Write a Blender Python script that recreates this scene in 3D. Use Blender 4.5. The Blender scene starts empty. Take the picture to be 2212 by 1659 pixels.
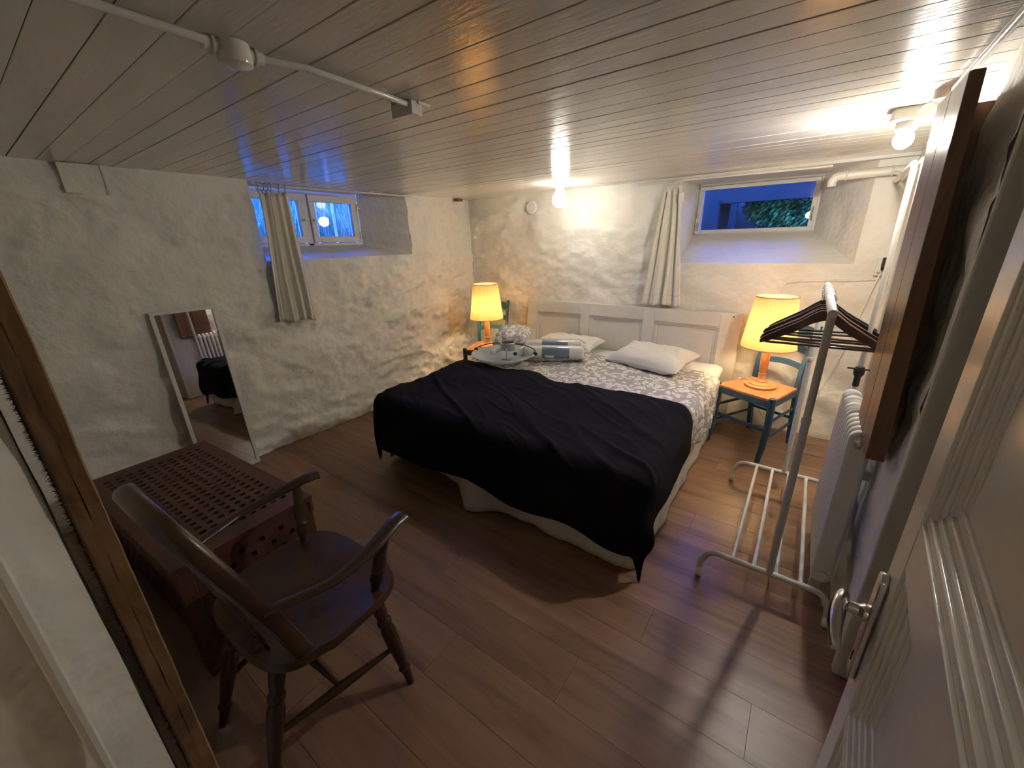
import bpy, math, random
from mathutils import Vector, Matrix, noise
random.seed(7)
PI = math.pi
scene = bpy.context.scene
COL = scene.collection

# ------------------------------------------------------------------ camera
CAM_H = 1.5
H = 1.945            # ceiling height
XL, YB, XR = -3.205, 3.64, 0.42
yaw, pit, rol, FPX = -0.633790596, 0.342379703, -0.0273165891, 859.5
fwd = Vector((math.sin(yaw)*math.cos(pit), math.cos(yaw)*math.cos(pit), -math.sin(pit)))
rgt = Vector((math.cos(yaw), -math.sin(yaw), 0)); up = rgt.cross(fwd)
r2 = math.cos(rol)*rgt + math.sin(rol)*up; u2 = -math.sin(rol)*rgt + math.cos(rol)*up
cam = bpy.data.cameras.new('camera'); camo = bpy.data.objects.new('camera', cam); COL.objects.link(camo)
cam.sensor_width = 36; cam.sensor_fit = 'HORIZONTAL'; cam.lens = 36*FPX/2212; cam.clip_start = 0.01
camo.matrix_world = Matrix(((r2.x, u2.x, -fwd.x, 0), (r2.y, u2.y, -fwd.y, 0), (r2.z, u2.z, -fwd.z, CAM_H), (0, 0, 0, 1)))
scene.camera = camo

# ------------------------------------------------------------------ world, exposure
BULB1_L, BULB2_L, LAMP_L, HALL_L = 17.5, 255.0, 64.0, 13.0       # radiance of bulbs
W = bpy.data.worlds.new('dusk'); scene.world = W; W.use_nodes = True
wn = W.node_tree.nodes; wl = W.node_tree.links
bg = wn['Background']; bg.inputs['Strength'].default_value = 7.0
tc = wn.new('ShaderNodeTexCoord'); sx = wn.new('ShaderNodeSeparateXYZ'); rp = wn.new('ShaderNodeValToRGB')
wl.new(tc.outputs['Generated'], sx.inputs[0]); wl.new(sx.outputs['Z'], rp.inputs[0]); wl.new(rp.outputs[0], bg.inputs[0])
rp.color_ramp.elements[0].color = (0.05, 0.19, 1.0, 1); rp.color_ramp.elements[1].color = (0.04, 0.15, 0.95, 1)
vs = scene.view_settings
vs.view_transform = 'Standard'; vs.look = 'None'; vs.gamma = 1; vs.use_curve_mapping = False; vs.exposure = 1.88
cy = scene.cycles; cy.use_light_tree = False; cy.adaptive_threshold = 0.1
cy.max_bounces = 5; cy.diffuse_bounces = 3; cy.glossy_bounces = 2; cy.transmission_bounces = 4; cy.transparent_max_bounces = 6
cy.caustics_reflective = False; cy.caustics_refractive = False

# ------------------------------------------------------------------ helpers
class MB:
    def __init__(s): s.v = []; s.f = []
    def add(s, vs_, fs):
        k = len(s.v); s.v += [tuple(p) for p in vs_]; s.f += [tuple(i+k for i in f) for f in fs]; return s
    def box(s, x0, x1, y0, y1, z0, z1):
        return s.add([(x0,y0,z0),(x1,y0,z0),(x1,y1,z0),(x0,y1,z0),(x0,y0,z1),(x1,y0,z1),(x1,y1,z1),(x0,y1,z1)],
                     [(0,3,2,1),(4,5,6,7),(0,1,5,4),(1,2,6,5),(2,3,7,6),(3,0,4,7)])
    def bar(s, p0, p1, w, d, ref=(0,0,1), w1=None, d1=None):
        p0, p1 = Vector(p0), Vector(p1); a = (p1-p0).normalized()
        b = a.cross(Vector(ref))
        if b.length < 1e-4: b = a.cross(Vector((0,1,0)))
        b.normalize(); c = b.cross(a); vs_ = []
        for p, ww, dd in ((p0, w, d), (p1, w1 or w, d1 or d)):
            for i, j in ((-1,-1),(1,-1),(1,1),(-1,1)): vs_.append(p + b*(i*ww/2) + c*(j*dd/2))
        return s.add(vs_, [(3,2,1,0),(4,5,6,7),(0,1,5,4),(1,2,6,5),(2,3,7,6),(3,0,4,7)])
    def tube(s, pts, r, n=10, caps=True, flat=1.0, ref=None):
        pts = [Vector(p) for p in pts]; m = len(pts); rs = r if isinstance(r, (list, tuple)) else [r]*m
        t0 = (pts[1]-pts[0]).normalized()
        b = Vector(ref) if ref else (Vector((0,0,1)) if abs(t0.z) < .9 else Vector((1,0,0)))
        vs_ = []
        for i, p in enumerate(pts):
            t = (pts[min(i+1,m-1)]-pts[max(i-1,0)]).normalized()
            b = (b - t*b.dot(t)).normalized(); c = t.cross(b)
            for k in range(n):
                a = 2*PI*k/n; vs_.append(p + b*(math.cos(a)*rs[i]*flat) + c*(math.sin(a)*rs[i]))
        fs = [(i*n+k, i*n+(k+1)%n, (i+1)*n+(k+1)%n, (i+1)*n+k) for i in range(m-1) for k in range(n)]
        if caps: fs += [tuple(range(n))[::-1], tuple(range((m-1)*n, m*n))]
        return s.add(vs_, fs)
    def cyl(s, p0, p1, r, r1=None, n=14): return s.tube([p0, p1], [r, r if r1 is None else r1], n)
    def lathe(s, prof, n=28, o=(0,0,0), ax=None, caps=True):
        o = Vector(o); M = Vector((0,0,1)).rotation_difference(Vector(ax)).to_matrix() if ax else Matrix.Identity(3)
        vs_ = []
        for r, z in prof:
            for k in range(n):
                a = 2*PI*k/n; vs_.append(o + M @ Vector((r*math.cos(a), r*math.sin(a), z)))
        m = len(prof)
        fs = [(i*n+k, i*n+(k+1)%n, (i+1)*n+(k+1)%n, (i+1)*n+k) for i in range(m-1) for k in range(n)]
        if caps: fs += [tuple(range(n))[::-1], tuple(range((m-1)*n, m*n))]
        return s.add(vs_, fs)
    def turn(s, p0, p1, prof, n=14):
        p0, p1 = Vector(p0), Vector(p1); L = (p1-p0).length
        return s.lathe([(r, t*L) for t, r in prof], n, p0, (p1-p0).normalized())
    def grid(s, nu, nv, fn, flip=False, closed=False):
        vs_ = [fn(i/nu, j/nv) for i in range(nu+1) for j in range(nv+1)]
        fs = []
        for i in range(nu):
            for j in range(nv):
                a = i*(nv+1)+j; q = (a, a+nv+1, a+nv+2, a+1); fs.append(q[::-1] if flip else q)
        return s.add(vs_, fs)
    def prism(s, poly, fn0, fn1):
        n = len(poly); vs_ = [fn0(*p) for p in poly]+[fn1(*p) for p in poly]
        return s.add(vs_, [tuple(range(n))[::-1], tuple(range(n, 2*n))]+[(i, (i+1)%n, n+(i+1)%n, n+i) for i in range(n)])
    def sphere(s, c, r, n=20, m=12, sc=(1,1,1)):
        prof = [(max(1e-4, r*math.sin(PI*i/m)), -r*math.cos(PI*i/m)) for i in range(m+1)]
        k = len(s.v); s.lathe(prof, n)
        for i in range(k, len(s.v)):
            p = s.v[i]; s.v[i] = (c[0]+p[0]*sc[0], c[1]+p[1]*sc[1], c[2]+p[2]*sc[2])
        return s
    def mesh(s, name, mt, smooth=True, ang=38):
        me = bpy.data.meshes.new(name); me.from_pydata(s.v, [], s.f)
        me.materials.append(mt)
        if smooth:
            me.polygons.foreach_set('use_smooth', [True]*len(me.polygons)); me.set_sharp_from_angle(angle=math.radians(ang))
        me.update(); return me
    def build(s, name, mt, parent=None, world=False, bevel=0, smooth=True, ang=38, loc=None, thick=0, sub=0, rot=None):
        o = bpy.data.objects.new(name, s.mesh(name, mt, smooth, ang)); COL.objects.link(o)
        if loc: o.location = loc
        if rot: o.rotation_euler = rot
        if parent:
            o.parent = parent
            if world: o.location = -world_loc(parent)
        if thick:
            m = o.modifiers.new('thick', 'SOLIDIFY'); m.thickness = thick; m.offset = 0
        if bevel:
            m = o.modifiers.new('bevel', 'BEVEL'); m.width = bevel; m.segments = 2; m.limit_method = 'ANGLE'; m.angle_limit = math.radians(40)
        if sub:
            m = o.modifiers.new('sub', 'SUBSURF'); m.levels = sub; m.render_levels = sub
        return o
def world_loc(o):
    v = Vector((0,0,0))
    while o: v += o.location; o = o.parent
    return v
def link_copy(o, parent=None, loc=None, rot=None):
    c = o.copy(); COL.objects.link(c)
    if parent: c.parent = parent
    if loc is not None: c.location = loc
    if rot is not None: c.rotation_euler = rot
    return c
def tag(o, label, cat, group=None):
    o['label'] = label; o['category'] = cat
    if group: o['group'] = group
    return o
def thing(name, label, cat, loc=(0,0,0), rz=0, group=None):
    o = bpy.data.objects.new(name, None); COL.objects.link(o); o.empty_display_size = .05
    o.location = loc; o.rotation_euler = (0, 0, rz); return tag(o, label, cat, group)
def struct(o): o['kind'] = 'structure'; return o
def copy_tree(o, parent=None):
    c = o.copy(); COL.objects.link(c); c.parent = parent
    for ch in list(o.children): copy_tree(ch, c)
    return c
def smoothstep(a, b, x):
    t = max(0, min(1, (x-a)/(b-a))); return t*t*(3-2*t)
def arc(c, r, a0, a1, n, ux=(1,0,0), uz=(0,0,1)):
    c, ux, uz = Vector(c), Vector(ux), Vector(uz)
    return [c + ux*(r*math.cos(a0+(a1-a0)*i/n)) + uz*(r*math.sin(a0+(a1-a0)*i/n)) for i in range(n+1)]
def bez(p, n=16):
    p = [Vector(q) for q in p]; out = []
    for i in range(len(p)-1):
        a, b, c, d = p[max(i-1,0)], p[i], p[i+1], p[min(i+2,len(p)-1)]
        for k in range(n):
            t = k/n; out.append(.5*((2*b)+(c-a)*t+(2*a-5*b+4*c-d)*t*t+(3*b-a-3*c+d)*t**3))
    return out+[p[-1]]

# ------------------------------------------------------------------ materials
def mat(name, col, rough=.5, metal=0, var=None, vscale=4, bump=None, spec=.5, coat=0, stretch=None, rnd=False, trans=0, vmix=.5):
    m = bpy.data.materials.new(name); m.use_nodes = True; nt = m.node_tree; b = nt.nodes['Principled BSDF']
    b.inputs['Base Color'].default_value = (*col, 1); b.inputs['Roughness'].default_value = rough
    b.inputs['Metallic'].default_value = metal; b.inputs['Specular IOR Level'].default_value = spec
    b.inputs['Coat Weight'].default_value = coat; b.inputs['Coat Roughness'].default_value = .12
    if trans: b.inputs['Transmission Weight'].default_value = trans
    tcn = nt.nodes.new('ShaderNodeTexCoord'); mp = nt.nodes.new('ShaderNodeMapping')
    nt.links.new(tcn.outputs['Object'], mp.inputs[0])
    if stretch: mp.inputs['Scale'].default_value = stretch
    if rnd:
        oi = nt.nodes.new('ShaderNodeObjectInfo'); mu = nt.nodes.new('ShaderNodeVectorMath'); mu.operation = 'SCALE'
        mu.inputs[0].default_value = (17.3, 9.1, 5.7); nt.links.new(oi.outputs['Random'], mu.inputs['Scale'])
        nt.links.new(mu.outputs[0], mp.inputs['Location'])
    if var:
        n = nt.nodes.new('ShaderNodeTexNoise'); n.inputs['Scale'].default_value = vscale; n.inputs['Detail'].default_value = 4; n.inputs['Roughness'].default_value = .62
        nt.links.new(mp.outputs[0], n.inputs['Vector'])
        r = nt.nodes.new('ShaderNodeValToRGB'); r.color_ramp.elements[0].position = vmix-.2; r.color_ramp.elements[1].position = vmix+.2
        r.color_ramp.elements[0].color = (*var, 1); r.color_ramp.elements[1].color = (*col, 1)
        nt.links.new(n.outputs['Fac'], r.inputs[0]); nt.links.new(r.outputs[0], b.inputs['Base Color'])
    if bump:
        prev = None
        for sc_, st, di in bump:
            n2 = nt.nodes.new('ShaderNodeTexNoise'); n2.inputs['Scale'].default_value = sc_; n2.inputs['Detail'].default_value = 2
            nt.links.new(mp.outputs[0], n2.inputs['Vector'])
            bp = nt.nodes.new('ShaderNodeBump'); bp.inputs['Strength'].default_value = st; bp.inputs['Distance'].default_value = di
            nt.links.new(n2.outputs['Fac'], bp.inputs['Height'])
            if prev: nt.links.new(prev.outputs[0], bp.inputs['Normal'])
            prev = bp
        nt.links.new(prev.outputs[0], b.inputs['Normal'])
    return m
def emis(name, col, s):
    m = bpy.data.materials.new(name); m.use_nodes = True; nt = m.node_tree; b = nt.nodes['Principled BSDF']
    b.inputs['Base Color'].default_value = (.8,.8,.8,1); b.inputs['Emission Color'].default_value = (*col, 1); b.inputs['Emission Strength'].default_value = s
    return m
def wood(name, c0, c1, c2, scale=(1.2, 14, 14), rough=.4, rnd=True, bump=.1, coat=0, spec=.5):
    m = bpy.data.materials.new(name); m.use_nodes = True; nt = m.node_tree; b = nt.nodes['Principled BSDF']
    tcn = nt.nodes.new('ShaderNodeTexCoord'); mp = nt.nodes.new('ShaderNodeMapping'); mp.inputs['Scale'].default_value = scale
    nt.links.new(tcn.outputs['Object'], mp.inputs[0])
    if rnd:
        oi = nt.nodes.new('ShaderNodeObjectInfo'); mu = nt.nodes.new('ShaderNodeVectorMath'); mu.operation = 'SCALE'
        mu.inputs[0].default_value = (37.3, 19.1, 11.7); nt.links.new(oi.outputs['Random'], mu.inputs['Scale']); nt.links.new(mu.outputs[0], mp.inputs['Location'])
    n = nt.nodes.new('ShaderNodeTexNoise'); n.inputs['Scale'].default_value = 1.0; n.inputs['Detail'].default_value = 5; n.inputs['Roughness'].default_value = .64; n.inputs['Distortion'].default_value = .6
    nt.links.new(mp.outputs[0], n.inputs['Vector'])
    r = nt.nodes.new('ShaderNodeValToRGB'); e = r.color_ramp.elements
    e[0].position = .3; e[0].color = (*c0, 1); e[1].position = .72; e[1].color = (*c2, 1); k = e.new(.5); k.color = (*c1, 1)
    nt.links.new(n.outputs['Fac'], r.inputs[0]); nt.links.new(r.outputs[0], b.inputs['Base Color'])
    b.inputs['Roughness'].default_value = rough; b.inputs['Coat Weight'].default_value = coat; b.inputs['Specular IOR Level'].default_value = spec
    if bump > .2:
        bp = nt.nodes.new('ShaderNodeBump'); bp.inputs['Strength'].default_value = bump; bp.inputs['Distance'].default_value = .002
        nt.links.new(n.outputs['Fac'], bp.inputs['Height']); nt.links.new(bp.outputs[0], b.inputs['Normal'])
    return m

M = {}
M['plaster'] = mat('whitewashed_plaster', (.81,.78,.70), .55, var=(.72,.68,.585), vscale=2.6, bump=[(26,.6,.010)], spec=.35, vmix=.36)
M['ceil'] = mat('ceiling_enamel', (.71,.67,.60), .17, var=(.57,.52,.45), vscale=3, bump=[(48,.32,.0026)], stretch=(.35,1.6,1), rnd=True, vmix=.38)
M['gap'] = mat('dark_gap', (.035,.028,.02), .9)
M['floor'] = wood('laminate', (.15,.078,.043), (.25,.138,.082), (.34,.20,.124), scale=(1.1,11,11), rough=.36, bump=.06)
M['white'] = mat('white_paint', (.74,.71,.65), .32, var=(.66,.62,.55), vscale=5)
M['doorwhite'] = mat('door_enamel', (.70,.67,.61), .22, var=(.63,.59,.53), vscale=4, bump=[(30,.10,.002)])
M['steelwhite'] = mat('white_steel', (.78,.77,.73), .3)
M['rackgrey'] = mat('white_lacquered_tube', (.66,.64,.60), .28)
M['radw'] = mat('radiator_enamel', (.72,.69,.62), .35)
M['black'] = mat('black_knit', (.008,.0075,.0095), .95, bump=[(22,.25,.006)], spec=.12)
M['cream'] = mat('cream_valance', (.60,.56,.50), .9, bump=[(16,.3,.005)], spec=.1)
M['linen'] = mat('white_linen', (.78,.74,.68), .85, bump=[(14,.5,.010)], spec=.15)
M['curtain'] = mat('ivory_curtain', (.74,.70,.61), .85, bump=[(260,.12,.0006)], spec=.1)
M['stitch'] = mat('curtain_hem_seam', (.56,.52,.44), .9)
M['chrome'] = mat('worn_chrome', (.72,.70,.67), .2, 1, bump=[(30,.2,.002)])
M['iron'] = mat('dark_iron', (.05,.05,.055), .45, .8)
M['ringmetal'] = mat('ring_metal', (.45,.43,.40), .35, .9)
M['bluewood'] = mat('blue_painted_wood', (.028,.088,.165), .42, var=(.018,.06,.12), vscale=12)
M['tealwood'] = mat('teal_painted_wood', (.028,.115,.125), .42, var=(.018,.075,.085), vscale=12)
M['seatw'] = wood('chair_seat_wood', (.36,.15,.055), (.50,.24,.10), (.60,.33,.15), scale=(14,2.4,14), rough=.38)
M['pine'] = wood('turned_pine', (.50,.22,.075), (.62,.31,.12), (.72,.40,.17), scale=(18,18,2), rough=.35)
M['dark'] = wood('dark_stained_elm', (.024,.010,.0035), (.048,.021,.008), (.075,.036,.014), scale=(9,3,9), rough=.34, coat=.12)
M['chest'] = wood('red_brown_stain', (.05,.016,.009), (.085,.029,.0165), (.115,.043,.025), scale=(3,16,16), rough=.5)
M['timber'] = wood('rough_timber', (.05,.022,.008), (.21,.112,.048), (.29,.17,.08), scale=(16,16,6), rough=.85, bump=.8)
M['panelw'] = wood('varnished_board', (.10,.045,.022), (.19,.095,.05), (.28,.15,.085), scale=(14,9,1.6), rough=.38)
M['hangerw'] = wood('hanger_wood', (.035,.012,.007), (.075,.028,.017), (.11,.046,.028), scale=(5,20,20), rough=.35, coat=.3)
M['hangerb'] = mat('black_hanger', (.008,.007,.007), .5)
M['fibre'] = mat('flax_fibre', (.035,.022,.011), .95)
M['plastic'] = mat('white_plastic', (.74,.72,.66), .35)
M['copperk'] = mat('valve_green_black', (.03,.035,.028), .4, .3)
M['label'] = mat('blue_paper_label', (.17,.22,.30), .35, coat=.5)
M['labelw'] = mat('white_paper', (.78,.76,.72), .6)
M['ink'] = mat('grey_ink', (.22,.22,.24), .7)
M['shadei'] = mat('frame_white', (.72,.69,.64), .4)
M['soil'] = mat('soil', (.006,.008,.004), .95)
M['concrete'] = mat('damp_concrete', (.005,.0055,.006), .9)
M['grass'] = mat('grass_blades', (.11,.19,.12), .7)
M['leafm'] = mat('bush_leaves', (.09,.34,.075), .5)
M['bark'] = mat('bark', (.06,.04,.03), .9)
M['deck'] = mat('deck_underside', (.007,.0065,.006), .9)
M['bulb1'] = emis('opal_globe_bulb', (1.0,.95,.85), BULB1_L)
M['bulb2'] = emis('cool_white_bulb', (1.0,.95,.85), BULB2_L)
M['lampbulb'] = emis('warm_bulb', (1.0,.78,.48), LAMP_L)
M['hallbulb'] = emis('hall_bulb', (1.0,.82,.6), HALL_L)
def glassy(name, col, rough=0.0, ior=1.45, mixt=.9):
    m = bpy.data.materials.new(name); m.use_nodes = True; nt = m.node_tree; nt.nodes.clear()
    o = nt.nodes.new('ShaderNodeOutputMaterial'); t = nt.nodes.new('ShaderNodeBsdfTransparent'); g = nt.nodes.new('ShaderNodeBsdfGlossy'); x = nt.nodes.new('ShaderNodeMixShader')
    t.inputs[0].default_value = (*col, 1); g.inputs['Roughness'].default_value = rough
    fr = nt.nodes.new('ShaderNodeFresnel'); fr.inputs[0].default_value = ior
    nt.links.new(fr.outputs[0], x.inputs[0]); nt.links.new(t.outputs[0], x.inputs[1]); nt.links.new(g.outputs[0], x.inputs[2]); nt.links.new(x.outputs[0], o.inputs[0])
    return m
M['pane'] = glassy('window_glass', (.93,.96,1.0))
M['film'] = glassy('clear_film', (.95,.95,.96), .14, 1.22)
def translucent(name, dcol, tcol, fac):
    m = bpy.data.materials.new(name); m.use_nodes = True; nt = m.node_tree; nt.nodes.clear()
    o = nt.nodes.new('ShaderNodeOutputMaterial'); d = nt.nodes.new('ShaderNodeBsdfDiffuse'); t = nt.nodes.new('ShaderNodeBsdfTranslucent'); x = nt.nodes.new('ShaderNodeMixShader')
    d.inputs[0].default_value = (*dcol, 1); t.inputs[0].default_value = (*tcol, 1); x.inputs[0].default_value = fac
    nt.links.new(d.outputs[0], x.inputs[1]); nt.links.new(t.outputs[0], x.inputs[2]); nt.links.new(x.outputs[0], o.inputs[0])
    return m
M['shade'] = translucent('pleated_shade', (.82,.60,.32), (.88,.57,.21), .165)
M['frost'] = translucent('frosted_glass', (.72,.76,.72), (.75,.78,.74), .5)
M['rib'] = mat('shade_trim', (.62,.40,.24), .7)
m = M['mirror'] = mat('mirror_glass', (.86,.86,.84), .015, 1)
# printed cotton: looping white shapes on grey-beige
m = M['duvet'] = mat('printed_cotton', (.62,.59,.55), .88, bump=[(18,.3,.004)], spec=.12)
nt = m.node_tree; b = nt.nodes['Principled BSDF']; tcn = nt.nodes.new('ShaderNodeTexCoord')
nz = nt.nodes.new('ShaderNodeTexNoise'); nz.inputs['Scale'].default_value = 9; nz.inputs['Detail'].default_value = 1
mx = nt.nodes.new('ShaderNodeMix'); mx.data_type = 'RGBA'; mx.inputs[0].default_value = .10
nt.links.new(tcn.outputs['Object'], nz.inputs['Vector']); nt.links.new(tcn.outputs['Object'], mx.inputs[6]); nt.links.new(nz.outputs['Color'], mx.inputs[7])
vo = nt.nodes.new('ShaderNodeTexVoronoi'); vo.inputs['Scale'].default_value = 27; nt.links.new(mx.outputs[2], vo.inputs['Vector'])
cr = nt.nodes.new('ShaderNodeValToRGB'); ce = cr.color_ramp.elements
ce[0].position = 0; ce[0].color = (.46,.42,.375,1); ce[1].position = 1; ce[1].color = (.46,.42,.375,1)
for pos, c in ((.14,(.46,.42,.375,1)),(.20,(.80,.77,.72,1)),(.42,(.80,.77,.72,1)),(.50,(.50,.46,.41,1)),(.58,(.42,.385,.34,1))):
    k = ce.new(pos); k.color = c
nt.links.new(vo.outputs['Distance'], cr.inputs[0]); nt.links.new(cr.outputs[0], b.inputs['Base Color'])

# ------------------------------------------------------------------ the room shell
def fr(x, y, z, o=4): return noise.fractal(Vector((x, y, z)), .9, 2.1, o)
def lumps(p, rough=1.0):
    x, y, z = p
    d = .022*fr(x*1.3, y*1.3, z*1.3, 3) + .020*fr(x*4.1+3, y*4.1, z*5.2, 4)
    rid = 1-abs(noise.noise(Vector((x*2.2+7, y*2.2, z*4.5)))*2)
    d += rough*(.026*max(0, rid-.5) + .022*abs(fr(x*7+1, y*7, z*10, 4)))
    return d
def wall(name, o, ua, ub, n, a0, a1, b0, b1, step, rough, hole=None, inner=None, mt='plaster'):
    o, ua, ub, n = Vector(o), Vector(ua), Vector(ub), Vector(n); mb = MB()
    def ticks(lo, hi, cuts):
        cuts = sorted(set([lo, hi]+[c for c in cuts if lo < c < hi])); out = []
        for i in range(len(cuts)-1):
            k = max(1, round((cuts[i+1]-cuts[i])/step)); out += [cuts[i]+(cuts[i+1]-cuts[i])*j/k for j in range(k)]
        return out+[cuts[-1]]
    A = ticks(a0, a1, hole[:2] if hole else []); B = ticks(b0, b1, hole[2:] if hole else [])
    def P(a, b):
        q = o+ua*a+ub*b; return q + n*lumps(q, rough(a, b))
    idx = {}
    for i, a in enumerate(A):
        for j, b_ in enumerate(B):
            if hole and hole[0]+1e-6 < a < hole[1]-1e-6 and hole[2]+1e-6 < b_ < hole[3]-1e-6: continue
            idx[i, j] = len(mb.v); mb.v.append(tuple(P(a, b_)))
    for i in range(len(A)-1):
        for j in range(len(B)-1):
            ca, cb = (A[i]+A[i+1])/2, (B[j]+B[j+1])/2
            if hole and hole[0] < ca < hole[1] and hole[2] < cb < hole[3]: continue
            mb.f.append((idx[i,j], idx[i+1,j], idx[i+1,j+1], idx[i,j+1]))
    if hole:
        ia = [k for k, a in enumerate(A) if hole[0]-1e-6 <= a <= hole[1]+1e-6]; ib = [k for k, b_ in enumerate(B) if hole[2]-1e-6 <= b_ <= hole[3]+1e-6]
        c00, c10, c11, c01 = [Vector(c) for c in inner]
        sides = [([(k, ib[0]) for k in ia], c00, c10), ([(ia[-1], k) for k in ib], c10, c11), ([(k, ib[-1]) for k in ia[::-1]], c11, c01), ([(ia[0], k) for k in ib[::-1]], c01, c00)]
        for loop, e0, e1 in sides:
            m_ = len(loop)-1; prev = [idx[q] for q in loop]; ns = 14
            for s_ in range(1, ns+1):
                cur = []
                for q in range(m_+1):
                    p0 = Vector(mb.v[idx[loop[q]]]); p1 = e0.lerp(e1, q/m_); t = s_/ns; p = p0.lerp(p1, t)
                    if 0 < s_ < ns and 0 < q < m_:
                        p += Vector((1,1,1))*(.012*fr(p.x*6, p.y*6, p.z*6, 3)*math.sin(PI*t))
                    cur.append(len(mb.v)); mb.v.append(tuple(p))
                for q in range(m_): mb.f.append((prev[q], cur[q], cur[q+1], prev[q+1]))
                prev = cur
    return struct(mb.build(name, M[mt], ang=60))
# window 1 in the left wall, window 2 in the back wall: opening and frame rectangles
W1 = dict(x=-3.55, y0=1.39, y1=2.46, z0=1.515, z1=1.935)
W2 = dict(y=4.15, x0=-.930, x1=-.037, z0=1.516, z1=1.915)
wall('wall_left', (XL,0,0), (0,1,0), (0,0,1), (1,0,0), -.5, 3.95, -.05, H+.06, .018, lambda a, b: .6+.9*smoothstep(1.6,2.9,a)*smoothstep(1.9,1.0,b)+.7*smoothstep(.35,.0,b),
     hole=(1.39,2.75,1.415,H+.0), inner=[(W1['x'],W1['y0'],W1['z0']),(W1['x'],W1['y1'],W1['z0']),(W1['x'],W1['y1'],H+.02),(W1['x'],W1['y0'],H+.02)])
wall('wall_back', (0,YB,0), (1,0,0), (0,0,1), (0,-1,0), -3.5, .8, -.05, H+.06, .02, lambda a, b: .55*smoothstep(-.8,-1.6,a)+.15,
     hole=(-.94,.23,1.30,1.93), inner=[(W2['x0'],W2['y'],W2['z0']),(W2['x1'],W2['y'],W2['z0']),(W2['x1'],W2['y'],1.945),(W2['x0'],W2['y'],1.945)])
wall('wall_right', (.267,0,0), (.0394,1,0), (0,0,1), (-1,.0394,0), 1.485, 3.9, -.05, H+.06, .03, lambda a, b: .1)
mb = MB(); mb.box(.320, 1.0, 1.475, 1.515, -.02, H+.05); mb.box(.92, 1.0, -.3, 1.5, -.02, H+.05); mb.box(XR+.05, XR+.08, 1.5, 3.95, -.02, H+.05)  # last box is an unseen shell added to keep sky light out
struct(mb.build('wall_alcove_and_shell', M['plaster'], bevel=.006))
# front wall with the doorway the camera stands in
mb = MB(); mb.box(-3.5,-.66,-.30,-.05,-.02,H+.05); mb.box(.16,1.0,-.30,-.05,-.02,H+.05); mb.box(-.66,.16,-.30,-.06,1.88,H+.05)
struct(mb.build('wall_front', M['plaster']))
mb = MB()
mb.grid(60, 14, lambda u, v: (-.60-.012*fr(.3, v*3, u*7, 3)-(.03*smoothstep(.8,1,v)), -.30+.293*v, u*H), flip=True)
mb.grid(60, 6, lambda u, v: (-.63-.10*v, -.007+.004*fr(.9, v*3, u*7, 3), u*H), flip=True)
pier = struct(mb.build('trim_1', M['plaster'], ang=60))
# hall behind the camera: closed box so no daylight leaks in
mb = MB(); mb.box(-1.3,-1.2,-2.4,-.3,0,H); mb.box(1.0,1.1,-2.4,-.3,0,H); mb.box(-1.3,1.1,-2.5,-2.4,0,H)
struct(mb.build('wall_hall', M['plaster']))
mb = MB(); mb.box(-3.56,1.1,-2.5,3.97,H+.022,H+.07); ceil = struct(mb.build('ceiling', M['gap'], smooth=False))
mb = MB(); mb.box(-3.4,1.1,-2.5,3.9,-.08,-.009); floor = struct(mb.build('floor', M['gap'], smooth=False))
# ceiling boards, one object each, shared mesh
pitch = .0935
bm_ = MB(); bm_.box(-2.02,1.95,-pitch/2+.0011,pitch/2-.0011,0,.02); proto = None; y = -.27; i = 0
ceil_w = 3.9
while y < 3.93:
    if proto is None:
        proto = bm_.build('board', M['ceil'], ceil, bevel=.0018, loc=(-1.5, y, H)); o = proto
    else: o = link_copy(proto, ceil, (-1.5, y, H))
    o.location.z = H + random.uniform(-.001, .0012); o.rotation_euler = (random.uniform(-.004,.004), 0, random.uniform(-.0006,.0006))
    y += pitch; i += 1
# hall ceiling piece
mb = MB(); mb.box(-1.3,1.1,-2.5,-.30,H,H+.02); mb.build('board', M['ceil'], ceil, smooth=False)
# floor planks
PW, PL = .19, 1.285
bm_ = MB(); bm_.box(-PL/2+.0006,PL/2-.0006,-PW/2+.0006,PW/2-.0006,-.008,0); proto = None
yy = 2.333-.095-PW*13; row = 0
while yy < YB+.1:
    off = [(.0,.52,.87,.3)[row%4]*PL][0]; x = -3.5+off-PL
    if abs(yy-2.238) < .02: x = -.079+PL/2-PL*4
    while x < 1.1+PL/2:
        if x+PL/2 > -3.3 and x-PL/2 < 1.0:
            if proto is None: proto = bm_.build('plank', M['floor'], floor, smooth=False, loc=(x, yy, 0))
            else: link_copy(proto, floor, (x, yy, 0))
        x += PL
    yy += PW; row += 1
mb = MB(); mb.box(-1.3,1.1,-2.5,2.333-.095-PW*13.5,-.009,-.001); mb.build('hall_floor_sheet', M['floor'], floor, smooth=False)

# ------------------------------------------------------------------ window 1 (left wall, two casements)
x = W1['x']
w1 = struct(bpy.data.objects.new('window_1', None)); COL.objects.link(w1); w1.location = (x, (W1['y0']+W1['y1'])/2, W1['z0'])
def rect_frame(mb, axis, c, a0, a1, b0, b1, w, d0, d1, wt=None):
    # rectangular frame in plane perpendicular to axis: a horizontal, b vertical
    wt = wt or w
    for (p0, p1, q0, q1) in ((a0,a1,b0,b0+w),(a0,a1,b1-wt,b1),(a0,a0+w,b0+w,b1-wt),(a1-w,a1,b0+w,b1-wt)):
        if axis == 'x': mb.box(c+d0, c+d1, p0, p1, q0, q1)
        else: mb.box(p0, p1, c+d0, c+d1, q0, q1)
ym = 1.955
mb = MB(); rect_frame(mb, 'x', x, W1['y0']-.03, W1['y1'], W1['z0']-.01, W1['z1']+.02, .03, -.06, .0); mb.box(x-.06, x, ym-.022, ym+.022, W1['z0'], W1['z1'])
mb.build('frame', M['shadei'], w1, world=True, bevel=.003)
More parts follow.
